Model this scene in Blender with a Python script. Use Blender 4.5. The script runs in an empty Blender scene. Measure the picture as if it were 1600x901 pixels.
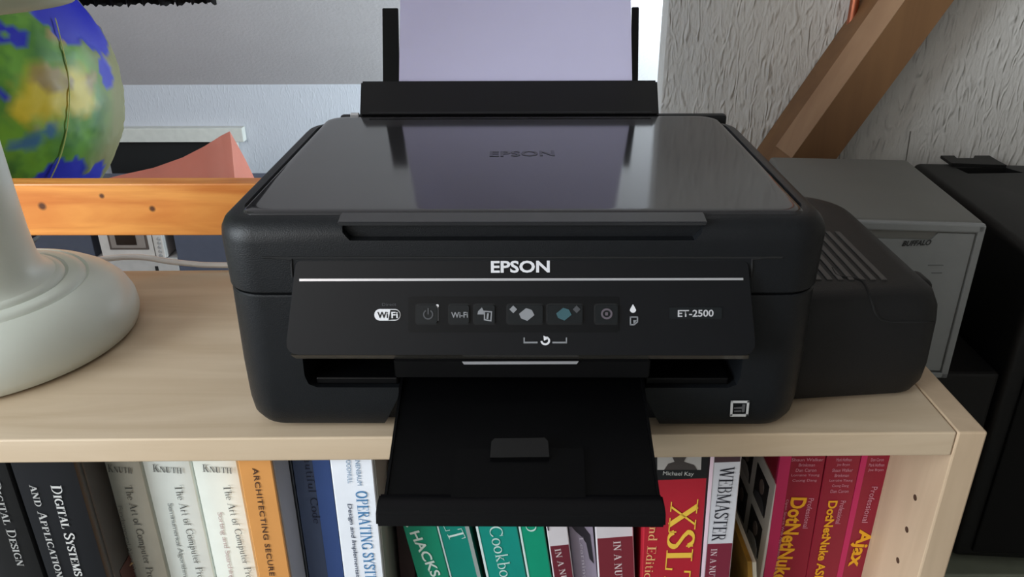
import bpy, bmesh, math, random
from mathutils import Vector, Matrix, noise
random.seed(7)
R = math.radians
T = 1.06                      # height of the bookcase top above the floor; all z below are given from that top
# ------------------------------------------------------------------ camera
scene = bpy.context.scene
FPX = 1250.0
th, ps, rr = R(25.1), R(.78), R(.33)
FW = Vector((-math.sin(ps)*math.cos(th), math.cos(ps)*math.cos(th), -math.sin(th)))
r0 = Vector((math.cos(ps), math.sin(ps), 0)); u0 = r0.cross(FW)
RT = r0*math.cos(rr) - u0*math.sin(rr); UP = u0*math.cos(rr) + r0*math.sin(rr)
CAM = Vector((0, 0, .3245))
cd = bpy.data.cameras.new('camera'); cam = bpy.data.objects.new('camera', cd)
scene.collection.objects.link(cam); scene.camera = cam
m = Matrix((RT, UP, -FW)).transposed().to_4x4(); m.translation = CAM + Vector((0, 0, T)); cam.matrix_world = m
cd.sensor_width = 36; cd.lens = 36*FPX/1600; cd.clip_start = .02
# ------------------------------------------------------------------ world, light, exposure
w = bpy.data.worlds.new('world'); scene.world = w; w.use_nodes = True
w.node_tree.nodes['Background'].inputs[0].default_value = (.62, .74, .9, 1)
w.node_tree.nodes['Background'].inputs[1].default_value = .35
def area(name, loc, target, sx, sy, power, col):
    l = bpy.data.lights.new(name, 'AREA'); l.shape = 'RECTANGLE'; l.size = sx; l.size_y = sy; l.energy = power; l.color = col
    o = bpy.data.objects.new(name, l); scene.collection.objects.link(o); o.location = loc
    o.rotation_euler = (Vector(target)-Vector(loc)).to_track_quat('-Z', 'Y').to_euler(); return o
area('window_daylight', (-1.86, -.50, 1.60), (0, .1, 1.10), 1.2, 1.0, 42, (.86, .94, 1.0))
area('side_window_daylight', (.955, 1.90, 1.10), (.1, 2.35, 1.12), .7, .75, 31, (.74, .91, 1.0))
area('camera_side_fill', (-1.15, -1.40, 1.70), (-.5, 1, 1.1), 1.2, 1.0, 7, (1.0, .88, .78))  # weak fill added on the camera side, not a known window
scene.view_settings.view_transform = 'Standard'; scene.view_settings.look = 'None'
scene.view_settings.exposure = 0.68; scene.view_settings.gamma = 1
# ------------------------------------------------------------------ helpers
def srgb(c):
    return tuple(((v/255)/12.92 if v/255 <= .04045 else ((v/255+.055)/1.055)**2.4) for v in c) + (1,)
MATS = {}
def mat(name, col, rough=.5, var=.06, scale=40, bump=0, bscale=200, metal=0, coat=0, spec=.5, stretch=(1, 1, 1), emit=None, trans=0, sub=0):
    if name in MATS: return MATS[name]
    m = bpy.data.materials.new(name); m.use_nodes = True; nt = m.node_tree; N = nt.nodes; L = nt.links; b = N['Principled BSDF']
    tc = N.new('ShaderNodeTexCoord'); mp = N.new('ShaderNodeMapping'); mp.inputs['Scale'].default_value = stretch; L.new(tc.outputs['Object'], mp.inputs[0])
    nz = N.new('ShaderNodeTexNoise'); nz.inputs['Scale'].default_value = scale; nz.inputs['Detail'].default_value = 4; L.new(mp.outputs[0], nz.inputs[0])
    cr = N.new('ShaderNodeValToRGB'); c = srgb(col)
    cr.color_ramp.elements[0].position = .3; cr.color_ramp.elements[1].position = .7
    cr.color_ramp.elements[0].color = tuple(v*(1-var) for v in c[:3])+(1,); cr.color_ramp.elements[1].color = tuple(min(1, v*(1+var)) for v in c[:3])+(1,)
    L.new(nz.outputs[0], cr.inputs[0]); L.new(cr.outputs[0], b.inputs['Base Color'])
    b.inputs['Roughness'].default_value = rough; b.inputs['Metallic'].default_value = metal; b.inputs['Coat Weight'].default_value = coat; b.inputs['Coat Roughness'].default_value = .03
    b.inputs['Specular IOR Level'].default_value = spec; b.inputs['Transmission Weight'].default_value = trans
    if sub: b.inputs['Subsurface Weight'].default_value = sub; b.inputs['Subsurface Radius'].default_value = (.02, .02, .02)
    if bump:
        n2 = N.new('ShaderNodeTexNoise'); n2.inputs['Scale'].default_value = bscale; n2.inputs['Detail'].default_value = 3; L.new(mp.outputs[0], n2.inputs[0])
        bp = N.new('ShaderNodeBump'); bp.inputs['Strength'].default_value = bump; bp.inputs['Distance'].default_value = .001
        L.new(n2.outputs[0], bp.inputs['Height']); L.new(bp.outputs[0], b.inputs['Normal'])
    MATS[name] = m; return m
def wallpaper(name, col, strength=.8):
    m = bpy.data.materials.new(name); m.use_nodes = True; nt = m.node_tree; N = nt.nodes; L = nt.links; b = N['Principled BSDF']
    b.inputs['Roughness'].default_value = .75; b.inputs['Base Color'].default_value = srgb(col); b.inputs['Specular IOR Level'].default_value = .25
    tc = N.new('ShaderNodeTexCoord'); mp = N.new('ShaderNodeMapping'); mp.inputs['Scale'].default_value = (1, 1, .28); L.new(tc.outputs['Object'], mp.inputs[0])
    n1 = N.new('ShaderNodeTexNoise'); n1.inputs['Scale'].default_value = 112; n1.inputs['Detail'].default_value = 2.5; n1.inputs['Distortion'].default_value = 1.0; L.new(mp.outputs[0], n1.inputs[0])
    n1.noise_type = 'RIDGED_MULTIFRACTAL'
    n2 = N.new('ShaderNodeTexNoise'); n2.inputs['Scale'].default_value = 170; n2.inputs['Detail'].default_value = 2
    mp2 = N.new('ShaderNodeMapping'); mp2.inputs['Scale'].default_value = (1, 1, .45); L.new(tc.outputs['Object'], mp2.inputs[0]); L.new(mp2.outputs[0], n2.inputs[0])
    ad = N.new('ShaderNodeMath'); ad.operation = 'MULTIPLY_ADD'; L.new(n2.outputs[0], ad.inputs[0]); ad.inputs[1].default_value = .35; L.new(n1.outputs[0], ad.inputs[2])
    bp = N.new('ShaderNodeBump'); bp.inputs['Strength'].default_value = strength; bp.inputs['Distance'].default_value = .0048
    L.new(ad.outputs[0], bp.inputs['Height']); L.new(bp.outputs[0], b.inputs['Normal']); MATS[name] = m; return m
def wood(name, c1, c2, rough=.5, scale=6, axis='X', knots=(), coat=0):
    m = bpy.data.materials.new(name); m.use_nodes = True; nt = m.node_tree; N = nt.nodes; L = nt.links; b = N['Principled BSDF']
    b.inputs['Roughness'].default_value = rough; b.inputs['Coat Weight'].default_value = coat; b.inputs['Coat Roughness'].default_value = .2
    tc = N.new('ShaderNodeTexCoord'); mp = N.new('ShaderNodeMapping'); s = {'X': (.12, 1, 1.4), 'Z': (1, 1, .1), 'Y': (1, .12, 1)}[axis]
    mp.inputs['Scale'].default_value = s; L.new(tc.outputs['Object'], mp.inputs[0])
    nz = N.new('ShaderNodeTexNoise'); nz.inputs['Scale'].default_value = scale*6; nz.inputs['Detail'].default_value = 6; nz.inputs['Distortion'].default_value = 1.2; L.new(mp.outputs[0], nz.inputs[0])
    cr = N.new('ShaderNodeValToRGB'); cr.color_ramp.elements[0].position = .32; cr.color_ramp.elements[1].position = .68
    cr.color_ramp.elements[0].color = srgb(c2); cr.color_ramp.elements[1].color = srgb(c1); L.new(nz.outputs[0], cr.inputs[0]); col = cr.outputs[0]
    for (kx, ky, kz, kr) in knots:
        vm = N.new('ShaderNodeVectorMath'); vm.operation = 'DISTANCE'; L.new(tc.outputs['Object'], vm.inputs[0]); vm.inputs[1].default_value = (kx, ky, kz)
        k2 = N.new('ShaderNodeMapRange'); k2.inputs[1].default_value = kr*.45; k2.inputs[2].default_value = kr; k2.inputs[3].default_value = 1; k2.inputs[4].default_value = 0; L.new(vm.outputs['Value'], k2.inputs[0])
        mx = N.new('ShaderNodeMix'); mx.data_type = 'RGBA'; L.new(k2.outputs[0], mx.inputs[0]); L.new(col, mx.inputs[6]); mx.inputs[7].default_value = srgb((92, 50, 22)); col = mx.outputs[2]
    L.new(col, b.inputs['Base Color']); MATS[name] = m; return m

WR = {}      # world matrices of the roots (in the frame whose z = 0 is the bookcase top)
def thing(name, label, cat, loc=(0, 0, 0), rot=(0, 0, 0), group=None):
    o = bpy.data.objects.new(name, None); scene.collection.objects.link(o); o.empty_display_size = .02
    o.location = Vector(loc)+Vector((0, 0, T)); o.rotation_euler = rot
    o['label'] = label; o['category'] = cat
    if group: o['group'] = group
    from mathutils import Euler
    WR[o] = Matrix.Translation(loc) @ Euler(rot).to_matrix().to_4x4(); return o
def wm(o):
    return WR.get(o, Matrix.Identity(4))
def obj(name, bm, mt, parent=None, smooth=False, local=False, kind=None, label=None, angle=35):
    """link bm (given in the common frame, or in the parent's own when local) as one mesh"""
    if parent is not None:
        if not local: bm.transform(wm(parent).inverted())
    else: bm.transform(Matrix.Translation((0, 0, T)))
    bmesh.ops.recalc_face_normals(bm, faces=bm.faces)
    me = bpy.data.meshes.new(name); bm.to_mesh(me); bm.free()
    if smooth:
        for p in me.polygons: p.use_smooth = True
        me.set_sharp_from_angle(angle=R(angle))
    me.materials.append(mt)
    o = bpy.data.objects.new(name, me); scene.collection.objects.link(o)
    if parent is not None: o.parent = parent; WR[o] = wm(parent)
    if kind: o['kind'] = kind
    if label: o['label'] = label
    return o
def struct(name, bm, mt, parent=None, smooth=False): return obj(name, bm, mt, parent, smooth, kind='structure')
def tag(o, label, cat, group=None):
    o['label'] = label; o['category'] = cat
    if group: o['group'] = group
    return o
def B(): return bmesh.new()
def box(bm, lo, hi, bev=0, mtx=None, seg=2):
    c = [(a+b)/2 for a, b in zip(lo, hi)]; s = [abs(b-a) for a, b in zip(lo, hi)]
    r = bmesh.ops.create_cube(bm, size=1, matrix=Matrix.Translation(c) @ Matrix.Diagonal((*s, 1)))
    vs = r['verts']
    if bev: 
        es = list({e for v in vs for e in v.link_edges})
        q = bmesh.ops.bevel(bm, geom=es, offset=min(bev, min(s)*.49), segments=seg, affect='EDGES', profile=.5)
        vs = list({v for f in q['faces'] for v in f.verts} | {v for v in vs if v.is_valid})
    if mtx is not None: bmesh.ops.transform(bm, matrix=mtx, verts=vs)
    return vs
def prism(bm, pts, off, bev=0):
    """polygon of 3D points swept by the vector off"""
    a = [bm.verts.new(p) for p in pts]; b = [bm.verts.new(Vector(p)+Vector(off)) for p in pts]; n = len(a)
    bm.faces.new(a); bm.faces.new(b[::-1])
    for i in range(n): bm.faces.new((a[i], b[i], b[(i+1) % n], a[(i+1) % n]))
    if bev:
        es = list({e for v in a+b for e in v.link_edges}); bmesh.ops.bevel(bm, geom=es, offset=bev, segments=2, affect='EDGES')
def rrect(x0, x1, y0, y1, r, n=6):
    if not isinstance(r, (tuple, list)): r = (r,)*4           # corners: front-left, front-right, back-right, back-left
    P = []
    for (cx, cy, a, q) in ((x0, y0, 180, r[0]), (x1, y0, 270, r[1]), (x1, y1, 0, r[2]), (x0, y1, 90, r[3])):
        ox = cx+q if cx == x0 else cx-q; oy = cy+q if cy == y0 else cy-q
        for i in range(n+1):
            t = R(a+90*i/n); P.append((ox+q*math.cos(t), oy+q*math.sin(t)))
    return P
def loft(bm, rings, cap=True):
    V = [[bm.verts.new(p) for p in r] for r in rings]; n = len(V[0])
    for a, b in zip(V, V[1:]):
        for i in range(n): bm.faces.new((a[i], a[(i+1) % n], b[(i+1) % n], b[i]))
    if cap: bm.faces.new(V[0][::-1]); bm.faces.new(V[-1])
def lathe(bm, prof, c, n=64):
    V = [[bm.verts.new((c[0]+r*math.cos(2*math.pi*i/n), c[1]+r*math.sin(2*math.pi*i/n), c[2]+z)) for i in range(n)] for r, z in prof]
    for a, b in zip(V, V[1:]):
        for i in range(n): bm.faces.new((a[i], a[(i+1) % n], b[(i+1) % n], b[i]))
    bm.faces.new(V[0][::-1]); bm.faces.new(V[-1])
def tube(bm, path, r, n=10, cap=True):
    path = [Vector(p) for p in path]; V = []; side = None
    for i, p in enumerate(path):
        d = (path[min(i+1, len(path)-1)]-path[max(i-1, 0)]).normalized()
        if side is None: side = d.orthogonal().normalized()
        side = (side - d*side.dot(d)).normalized(); up = d.cross(side)
        rad = r[i] if isinstance(r, (list, tuple)) else r
        V.append([bm.verts.new(p+side*rad*math.cos(2*math.pi*k/n)+up*rad*math.sin(2*math.pi*k/n)) for k in range(n)])
    for a, b in zip(V, V[1:]):
        for k in range(n): bm.faces.new((a[k], a[(k+1) % n], b[(k+1) % n], b[k]))
    if cap: bm.faces.new(V[0][::-1]); bm.faces.new(V[-1])
def smoothpath(pts, k=8):
    P = [Vector(p) for p in pts]; out = []
    for i in range(len(P)-1):
        a, b, c, d = P[max(i-1, 0)], P[i], P[i+1], P[min(i+2, len(P)-1)]
        for j in range(k):
            t = j/k; out.append(.5*((2*b)+(c-a)*t+(2*a-5*b+4*c-d)*t*t+(3*b-a-3*c+d)*t**3))
    return out+[P[-1]]
def cut(o, cutters):
    """subtract closed bmeshes (common frame) from o"""
    for bm in cutters:
        if o.parent is not None: bm.transform(wm(o.parent).inverted())
        bmesh.ops.recalc_face_normals(bm, faces=bm.faces)
        me = bpy.data.meshes.new('c'); bm.to_mesh(me); bm.free(); c = bpy.data.objects.new('c', me); scene.collection.objects.link(c)
        loc = o.parent; mw = o.parent
        md = o.modifiers.new('b', 'BOOLEAN'); md.object = c; md.operation = 'DIFFERENCE'; md.solver = 'EXACT'
        if o.parent is not None: c.parent = o.parent
        bpy.context.view_layer.update(); dg = bpy.context.evaluated_depsgraph_get()
        nm = bpy.data.meshes.new_from_object(o.evaluated_get(dg)); o.modifiers.clear(); old = o.data; mts = [x for x in old.materials]
        o.data = nm; nm.name = o.name
        bpy.data.objects.remove(c); bpy.data.meshes.remove(old)
    for p in o.data.polygons: p.use_smooth = True
    o.data.set_sharp_from_angle(angle=R(30))
def rayd(x, y): return FW + RT*((x-800)/FPX) - UP*((y-450.5)/FPX)
class Plane:
    def __init__(s, p, n):
        s.p = Vector(p); s.n = Vector(n).normalized()
        if s.n.dot(CAM-s.p) < 0: s.n = -s.n
    def hit(s, x, y, off=0):
        d = rayd(x, y); q = s.p+s.n*off; t = (q-CAM).dot(s.n)/d.dot(s.n); return CAM+d*t
def P(x, y, ax, v):
    n = Vector((ax == 'X', ax == 'Y', ax == 'Z')); return Plane(n*v, n).hit(x, y)
def ppoly(bm, pl, pts, th=.0004, off=0):
    a = [pl.hit(x, y, off) for x, y in pts]; prism(bm, a, pl.n*th)
def pring(bm, pl, cx, cy, rx, ry, w, a0=0, a1=360, n=24, th=.0004, off=0):
    full = abs(a1-a0) >= 360
    for i in range(n):
        A = R(a0+(a1-a0)*i/n); C2 = R(a0+(a1-a0)*(i+1)/n)
        q = [(cx+rx*math.cos(A), cy-ry*math.sin(A)), (cx+rx*math.cos(C2), cy-ry*math.sin(C2)),
             (cx+(rx-w)*math.cos(C2), cy-(ry-w)*math.sin(C2)), (cx+(rx-w)*math.cos(A), cy-(ry-w)*math.sin(A))]
        ppoly(bm, pl, q, th, off)
def rpx(x0, y0, x1, y1, r, n=4): return rrect(x0, x1, y0, y1, r, n)
GLY = {}
def glyph_mesh(s, bold=0, ls=1.0):
    k = (s, bold, ls)
    if k not in GLY:
        cu = bpy.data.curves.new('t', 'FONT'); cu.body = s; cu.size = 1; cu.offset = bold; cu.space_character = ls; cu.resolution_u = 3
        o = bpy.data.objects.new('t', cu); scene.collection.objects.link(o); bpy.context.view_layer.update()
        me = bpy.data.meshes.new_from_object(o.evaluated_get(bpy.context.evaluated_depsgraph_get()))
        bpy.data.objects.remove(o); bpy.data.curves.remove(cu)
        xs = [v.co.x for v in me.vertices]; ys = [v.co.y for v in me.vertices]
        GLY[k] = (me, min(xs), max(xs), min(ys), max(ys))
    return GLY[k]
# a small roman alphabet with serifs: strokes are (points, width); thick stems and thin hairlines
def arc(cx, cy, rx, ry, a0, a1, n=14): return [(cx+rx*math.cos(R(a0+(a1-a0)*i/n)), cy+ry*math.sin(R(a0+(a1-a0)*i/n))) for i in range(n+1)]
TK, TN, SF = .135, .05, .035
def ser(x, y, w=.2): return ([(x-w, y), (x+w, y)], SF)
ROM = {
 'X': (.78, [([(.12, 1), (.66, 0)], TK), ([(.66, 1), (.12, 0)], TN), ser(.13, .98), ser(.65, .98, .14), ser(.13, .02, .14), ser(.65, .02)]),
 'S': (.58, [([(.5, .78)]+arc(.29, .74, .2, .24, 20, 180, 10)[1:]+[(.2, .6), (.4, .44)]+arc(.3, .26, .21, .24, 20, -170, 12), .1), ([(.5, .98), (.5, .72)], SF), ([(.08, .3), (.08, .02)], SF)]),
 'L': (.66, [([(.2, 0), (.2, 1)], TK), ser(.2, .98, .18), ([(.04, .02), (.6, .02)], SF), ([(.6, 0), (.62, .28)], SF*1.4)]),
 'T': (.7, [([(.35, 0), (.35, 1)], TK), ser(.35, .02, .17), ([(.04, .98), (.66, .98)], SF), ([(.05, 1), (.04, .74)], SF*1.4), ([(.65, 1), (.66, .74)], SF*1.4)]),
 'W': (1.0, [([(.12, 1), (.32, 0)], TK), ([(.32, 0), (.5, .95)], TN), ([(.5, 1), (.7, 0)], TK), ([(.7, 0), (.9, 1)], TN), ser(.12, .98, .13), ser(.5, .98, .12), ser(.9, .98, .12)]),
 'E': (.66, [([(.2, 0), (.2, 1)], TK), ([(.04, .98), (.58, .98)], SF), ([(.04, .02), (.6, .02)], SF), ([(.2, .52), (.45, .52)], SF), ([(.58, 1), (.58, .76)], SF), ([(.6, 0), (.61, .26)], SF), ([(.45, .64), (.45, .4)], SF)]),
 'B': (.68, [([(.2, 0), (.2, 1)], TK), ([(.04, .98), (.35, .98)]+arc(.35, .76, .2, .22, 90, -90, 10)+[(.2, .54)], .06), ([(.04, .02), (.37, .02)]+arc(.37, .28, .23, .26, -90, 90, 10)+[(.2, .54)], .07)]),
 'M': (.98, [([(.18, 0), (.18, 1)], TN), ([(.18, 1), (.48, .05)], TK), ([(.48, .05), (.78, 1)], TN), ([(.8, 0), (.8, 1)], TK), ser(.17, .02, .14), ser(.8, .02, .17), ([(.03, .98), (.2, .98)], SF), ([(.78, .98), (.95, .98)], SF)]),
 'A': (.76, [([(.12, 0), (.37, 1)], TN), ([(.37, 1), (.64, 0)], TK), ([(.2, .34), (.53, .34)], SF), ser(.12, .02, .13), ser(.63, .02, .15)]),
 'R': (.74, [([(.2, 0), (.2, 1)], TK), ([(.04, .98), (.35, .98)]+arc(.35, .75, .21, .23, 90, -90, 10)+[(.2, .52)], .06), ([(.36, .52), (.64, .02)], TK), ser(.2, .02, .16), ([(.58, .02), (.74, .02)], SF)]),
 'K': (.76, [([(.2, 0), (.2, 1)], TK), ([(.24, .42), (.6, 1)], TN), ([(.34, .55), (.64, 0)], TK), ser(.2, .02, .16), ser(.2, .98, .16), ser(.6, .98, .12), ser(.64, .02, .13)]),
 'N': (.82, [([(.16, 0), (.16, 1)], TN), ([(.16, 1), (.66, 0)], TK), ([(.66, 0), (.66, 1)], TN), ser(.15, .02, .13), ser(.66, .98, .13), ([(.02, .98), (.18, .98)], SF)]),
 'U': (.78, [([(.18, 1), (.18, .3)]+arc(.39, .28, .21, .27, 180, 270, 8), TK*.9), (arc(.39, .28, .23, .27, 270, 360, 8)+[(.62, 1)], TN), ser(.18, .98, .15), ser(.62, .98, .13)]),
 'H': (.8, [([(.2, 0), (.2, 1)], TK), ([(.62, 0), (.62, 1)], TK), ([(.2, .52), (.62, .52)], SF), ser(.2, .02, .15), ser(.62, .02, .15), ser(.2, .98, .15), ser(.62, .98, .15)]),
 'I': (.4, [([(.2, 0), (.2, 1)], TK), ser(.2, .02, .16), ser(.2, .98, .16)]),
 'O': (.8, [(arc(.4, .5, .3, .48, 0, 360, 26), .1)]),
 'P': (.66, [([(.2, 0), (.2, 1)], TK), ([(.04, .98), (.35, .98)]+arc(.35, .74, .22, .24, 90, -90, 10)+[(.2, .5)], .06), ser(.2, .02, .16)]),
 'G': (.8, [(arc(.42, .5, .31, .48, 45, 335, 22), .09), ([(.68, .42), (.68, .04)], TK*.9), ser(.66, .42, .13), ([(.64, .98), (.66, .7)], SF)]),
 'Y': (.74, [([(.12, 1), (.38, .45)], TK), ([(.64, 1), (.38, .45)], TN), ([(.38, .5), (.38, 0)], TK), ser(.12, .98, .13), ser(.64, .98, .12), ser(.38, .02, .15)]),
 'C': (.76, [(arc(.42, .5, .31, .48, 45, 320, 20), .09), ([(.66, .98), (.67, .7)], SF)]),
 'D': (.8, [([(.2, 0), (.2, 1)], TK), ([(.04, .98), (.35, .98)]+arc(.35, .5, .33, .48, 90, -90, 14)+[(.04, .02)], .07)]),
 'o': (.5, [(arc(.25, .31, .19, .3, 0, 360, 18), .085)]),
 'k': (.52, [([(.14, 0), (.14, 1)], .1), ([(.18, .26), (.4, .6)], TN), ([(.22, .34), (.46, 0)], .1), ser(.14, .02, .1), ser(.42, .02, .1), ser(.4, .6, .09)]),
 'b': (.52, [([(.14, 0), (.14, 1)], .1), (arc(.27, .31, .17, .29, 150, -150, 14), .08), ([(.04, .98), (.14, .98)], SF)]),
 'd': (.52, [([(.4, 0), (.4, 1)], .1), (arc(.25, .31, .17, .29, 30, 330, 14), .08), ([(.3, .98), (.4, .98)], SF), ([(.4, .02), (.5, .02)], SF)]),
 'i': (.28, [([(.14, 0), (.14, .6)], .1), ser(.14, .02, .1), ([(.05, .6), (.14, .6)], SF), ([(.14, .78), (.14, .9)], .1)]),
 't': (.34, [([(.15, .85), (.15, .1), (.22, .03), (.3, .08)], .08), ([(.04, .6), (.3, .6)], SF)]),
 'n': (.56, [([(.14, 0), (.14, .6)], .1), ([(.14, .45)]+arc(.29, .42, .13, .17, 140, 0, 8)+[(.42, 0)], .09), ser(.14, .02, .1), ser(.42, .02, .1), ([(.04, .6), (.14, .6)], SF)]),
 'e': (.46, [([(.08, .34), (.4, .34)]+arc(.24, .31, .17, .29, 5, 315, 16), .07)]),
 'h': (.56, [([(.14, 0), (.14, 1)], .1), ([(.14, .45)]+arc(.29, .42, .13, .17, 140, 0, 8)+[(.42, 0)], .09), ser(.14, .02, .1), ser(.42, .02, .1), ([(.04, .98), (.14, .98)], SF)]),
 'r': (.4, [([(.14, 0), (.14, .6)], .1), ([(.14, .42), (.22, .57), (.34, .56)], .07), ser(.14, .02, .1), ([(.04, .6), (.14, .6)], SF)]),
 'f': (.34, [([(.15, 0), (.15, .85), (.24, .97), (.33, .92)], .08), ([(.04, .6), (.28, .6)], SF), ser(.15, .02, .1)]),
 'm': (.84, [([(.14, 0), (.14, .6)], .1), ([(.14, .45)]+arc(.28, .42, .13, .17, 140, 0, 8)+[(.41, 0)], .09), ([(.41, .45)]+arc(.55, .42, .13, .17, 140, 0, 8)+[(.69, 0)], .09), ser(.14, .02, .1), ser(.41, .02, .09), ser(.69, .02, .09)]),
 'p': (.54, [([(.14, -.3), (.14, .6)], .1), (arc(.27, .31, .17, .29, 150, -150, 14), .08), ser(.14, -.28, .1), ([(.04, .6), (.14, .6)], SF)]),
 'u': (.56, [([(.14, .6), (.14, .18), (.22, .04), (.34, .08), (.42, .18)], .09), ([(.42, .6), (.42, 0)], .1), ([(.42, .02), (.5, .02)], SF)]),
 'g': (.5, [(arc(.24, .38, .15, .2, 0, 360, 14), .07), ([(.3, .18), (.12, .1), (.16, .02), (.4, -.04), (.42, -.18), (.24, -.28), (.08, -.2), (.14, -.04)], .05)]),
 'a': (.48, [([(.1, .5), (.2, .6), (.34, .54), (.35, 0)], .085), (arc(.22, .16, .13, .15, 60, 320, 12), .07)]),
 's': (.4, [([(.34, .5), (.2, .6), (.09, .48), (.2, .34), (.33, .2), (.22, .02), (.06, .1)], .07)]),
 'y': (.5, [([(.1, .6), (.26, 0)], .09), ([(.42, .6), (.26, 0), (.14, -.26), (.05, -.24)], .05), ser(.1, .6, .08), ser(.42, .6, .08)]),
 'l': (.28, [([(.14, 0), (.14, 1)], .1), ser(.14, .02, .1), ([(.04, .98), (.14, .98)], SF)]),
 'w': (.7, [([(.08, .6), (.22, 0)], .09), ([(.22, 0), (.34, .55)], TN), ([(.34, .6), (.48, 0)], .09), ([(.48, 0), (.6, .6)], TN), ser(.08, .6, .07), ser(.6, .6, .07)]),
 ' ': (.34, []),
}
def roman_mesh(s, heavy=1.0):
    k = ('roman', s, heavy)
    if k in GLY: return GLY[k]
    bm = B(); x = 0
    small = s.startswith('~')
    for ch in s.lstrip('~'):
        wd, strokes = ROM[ch.upper() if small else ch]
        if small and ch.islower(): wd, strokes = wd*.76, [([(a_*.76, b_*.76) for a_, b_ in p_], w_*.9) for p_, w_ in strokes]
        for pts, wdt in strokes:
            h = wdt*heavy/2; n = len(pts); L2 = []; R2 = []
            closed = n > 4 and abs(pts[0][0]-pts[-1][0]) < 1e-4 and abs(pts[0][1]-pts[-1][1]) < 1e-4
            for i in range(n):
                a = pts[i-1] if i else (pts[-2] if closed else pts[0]); b = pts[i+1] if i < n-1 else (pts[1] if closed else pts[-1])
                dx, dy = b[0]-a[0], b[1]-a[1]; d = math.hypot(dx, dy) or 1; nx, ny = -dy/d, dx/d
                # broad pen: bowls are thick at the sides, thin on top and bottom
                hh = h*(1.0 if n < 5 else (.55+.75*abs(dy/d)))
                L2.append((x+pts[i][0]+nx*hh, pts[i][1]+ny*hh)); R2.append((x+pts[i][0]-nx*hh, pts[i][1]-ny*hh))
            vl = [bm.verts.new((*p, 0)) for p in L2]; vr = [bm.verts.new((*p, 0)) for p in R2]
            for i in range(n-1): bm.faces.new((vl[i], vr[i], vr[i+1], vl[i+1]))
        x += wd
    me = bpy.data.meshes.new('roman'); bm.to_mesh(me); bm.free()
    xs = [v.co.x for v in me.vertices]; ys = [v.co.y for v in me.vertices]
    GLY[k] = (me, min(xs), max(xs), min(ys), max(ys)); return GLY[k]
def ptext(name, pl, s, S, E, hpx, mt, parent, bold=0, ls=1.0, off=.0006, roman=False, shear=0, label=None):
    """flat lettering on the plane: centre line from S to E, letters hpx tall (all in the 1600 x 901 frame of the measurements)"""
    me, x0, x1, y0, y1 = roman_mesh(s, roman) if roman else glyph_mesh(s, bold, ls)
    a = pl.hit(*S, off); b = pl.hit(*E, off); dx = b-a; Lg = dx.length; dx.normalize(); up = pl.n.cross(dx)
    vx, vy = E[0]-S[0], E[1]-S[1]; q = math.hypot(vx, vy); px, py = vy/q, -vx/q
    mid = ((S[0]+E[0])/2, (S[1]+E[1])/2)
    hh = abs((pl.hit(mid[0]+px*hpx/2, mid[1]+py*hpx/2)-pl.hit(mid[0]-px*hpx/2, mid[1]-py*hpx/2)).dot(up))
    bm = B(); bm.from_mesh(me)
    for v in bm.verts:
        tx = (v.co.x-x0)/(x1-x0); ty = (v.co.y-y0)/(y1-y0)-.5
        v.co = a+dx*(tx*Lg+shear*ty*hh)+up*(ty*hh)+pl.n*0
    for f in bm.faces:
        f.normal_update()
    o = obj(name, bm, mt, parent, label=label)
    # from_mesh faces should look out of the plane
    return o

# ------------------------------------------------------------------ materials
BLK = mat('black_textured_plastic', (18, 20, 23), .42, .08, 60, bump=.25, bscale=1400, spec=.3)
BLK2 = mat('black_tank_plastic', (22, 22, 23), .5, .06, 60, bump=.2, bscale=1200, spec=.3)
GLOSS = mat('piano_black_plastic', (40, 39, 41), .09, .03, 20)
PANEL = mat('satin_black_panel', (13, 14, 17), .45, .05, 50, spec=.22)
DARK = mat('deep_black_plastic', (3, 3, 4), .45, .05, 50, spec=.2)
TRAY = mat('tray_black_plastic', (2, 2, 3), .4, .05, 50, spec=.15)
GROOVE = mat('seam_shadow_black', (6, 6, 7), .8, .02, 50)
WHITEINK = mat('white_print', (214, 214, 218), .5, .02)
GREYINK = mat('grey_print', (128, 130, 134), .5, .02)
DIMINK = mat('dim_print', (64, 66, 70), .5, .02)
SILVER = mat('silver_line', (196, 196, 200), .3, .03, metal=.6)
BIRCH = wood('birch_veneer', (208, 188, 162), (192, 170, 142), .45, 5)
BIRCHV = wood('birch_veneer_upright', (204, 180, 152), (188, 164, 136), .5, 5, axis='Z')
PK = [P(x, y, 'Y', .8)-Vector((-.74, .812, -T)) for x, y in ((66, 322), (159, 306), (238, 326))]
PINE = wood('varnished_pine', (236, 158, 76), (208, 118, 46), .42, 5, coat=.15, knots=[(*k, q) for k, q in zip(PK, (.0055, .0035, .0042))])
BEAMW = wood('brown_stained_timber', (130, 94, 60), (114, 80, 50), .6, 3, axis='Z')
BEAM_LIT = wood('daylit_chamfer_timber', (160, 126, 96), (146, 112, 84), .6, 3, axis='Z')  # brace timber lightened to paint in the daylight on its chamfer
WALLP = wallpaper('white_embossed_wallpaper', (214, 212, 208), .95)
WALLF = wallpaper('white_knee_wallpaper', (192, 192, 198), .22)
PLASTER = mat('painted_plaster_slope', (192, 184, 184), .8, .03, 6, bump=.8, bscale=110)
CEIL = mat('white_paint', (200, 198, 194), .85, .02, 3)
FLOORM = mat('grey_carpet', (96, 98, 90), .95, .12, 90, bump=.6, bscale=300)

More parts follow.
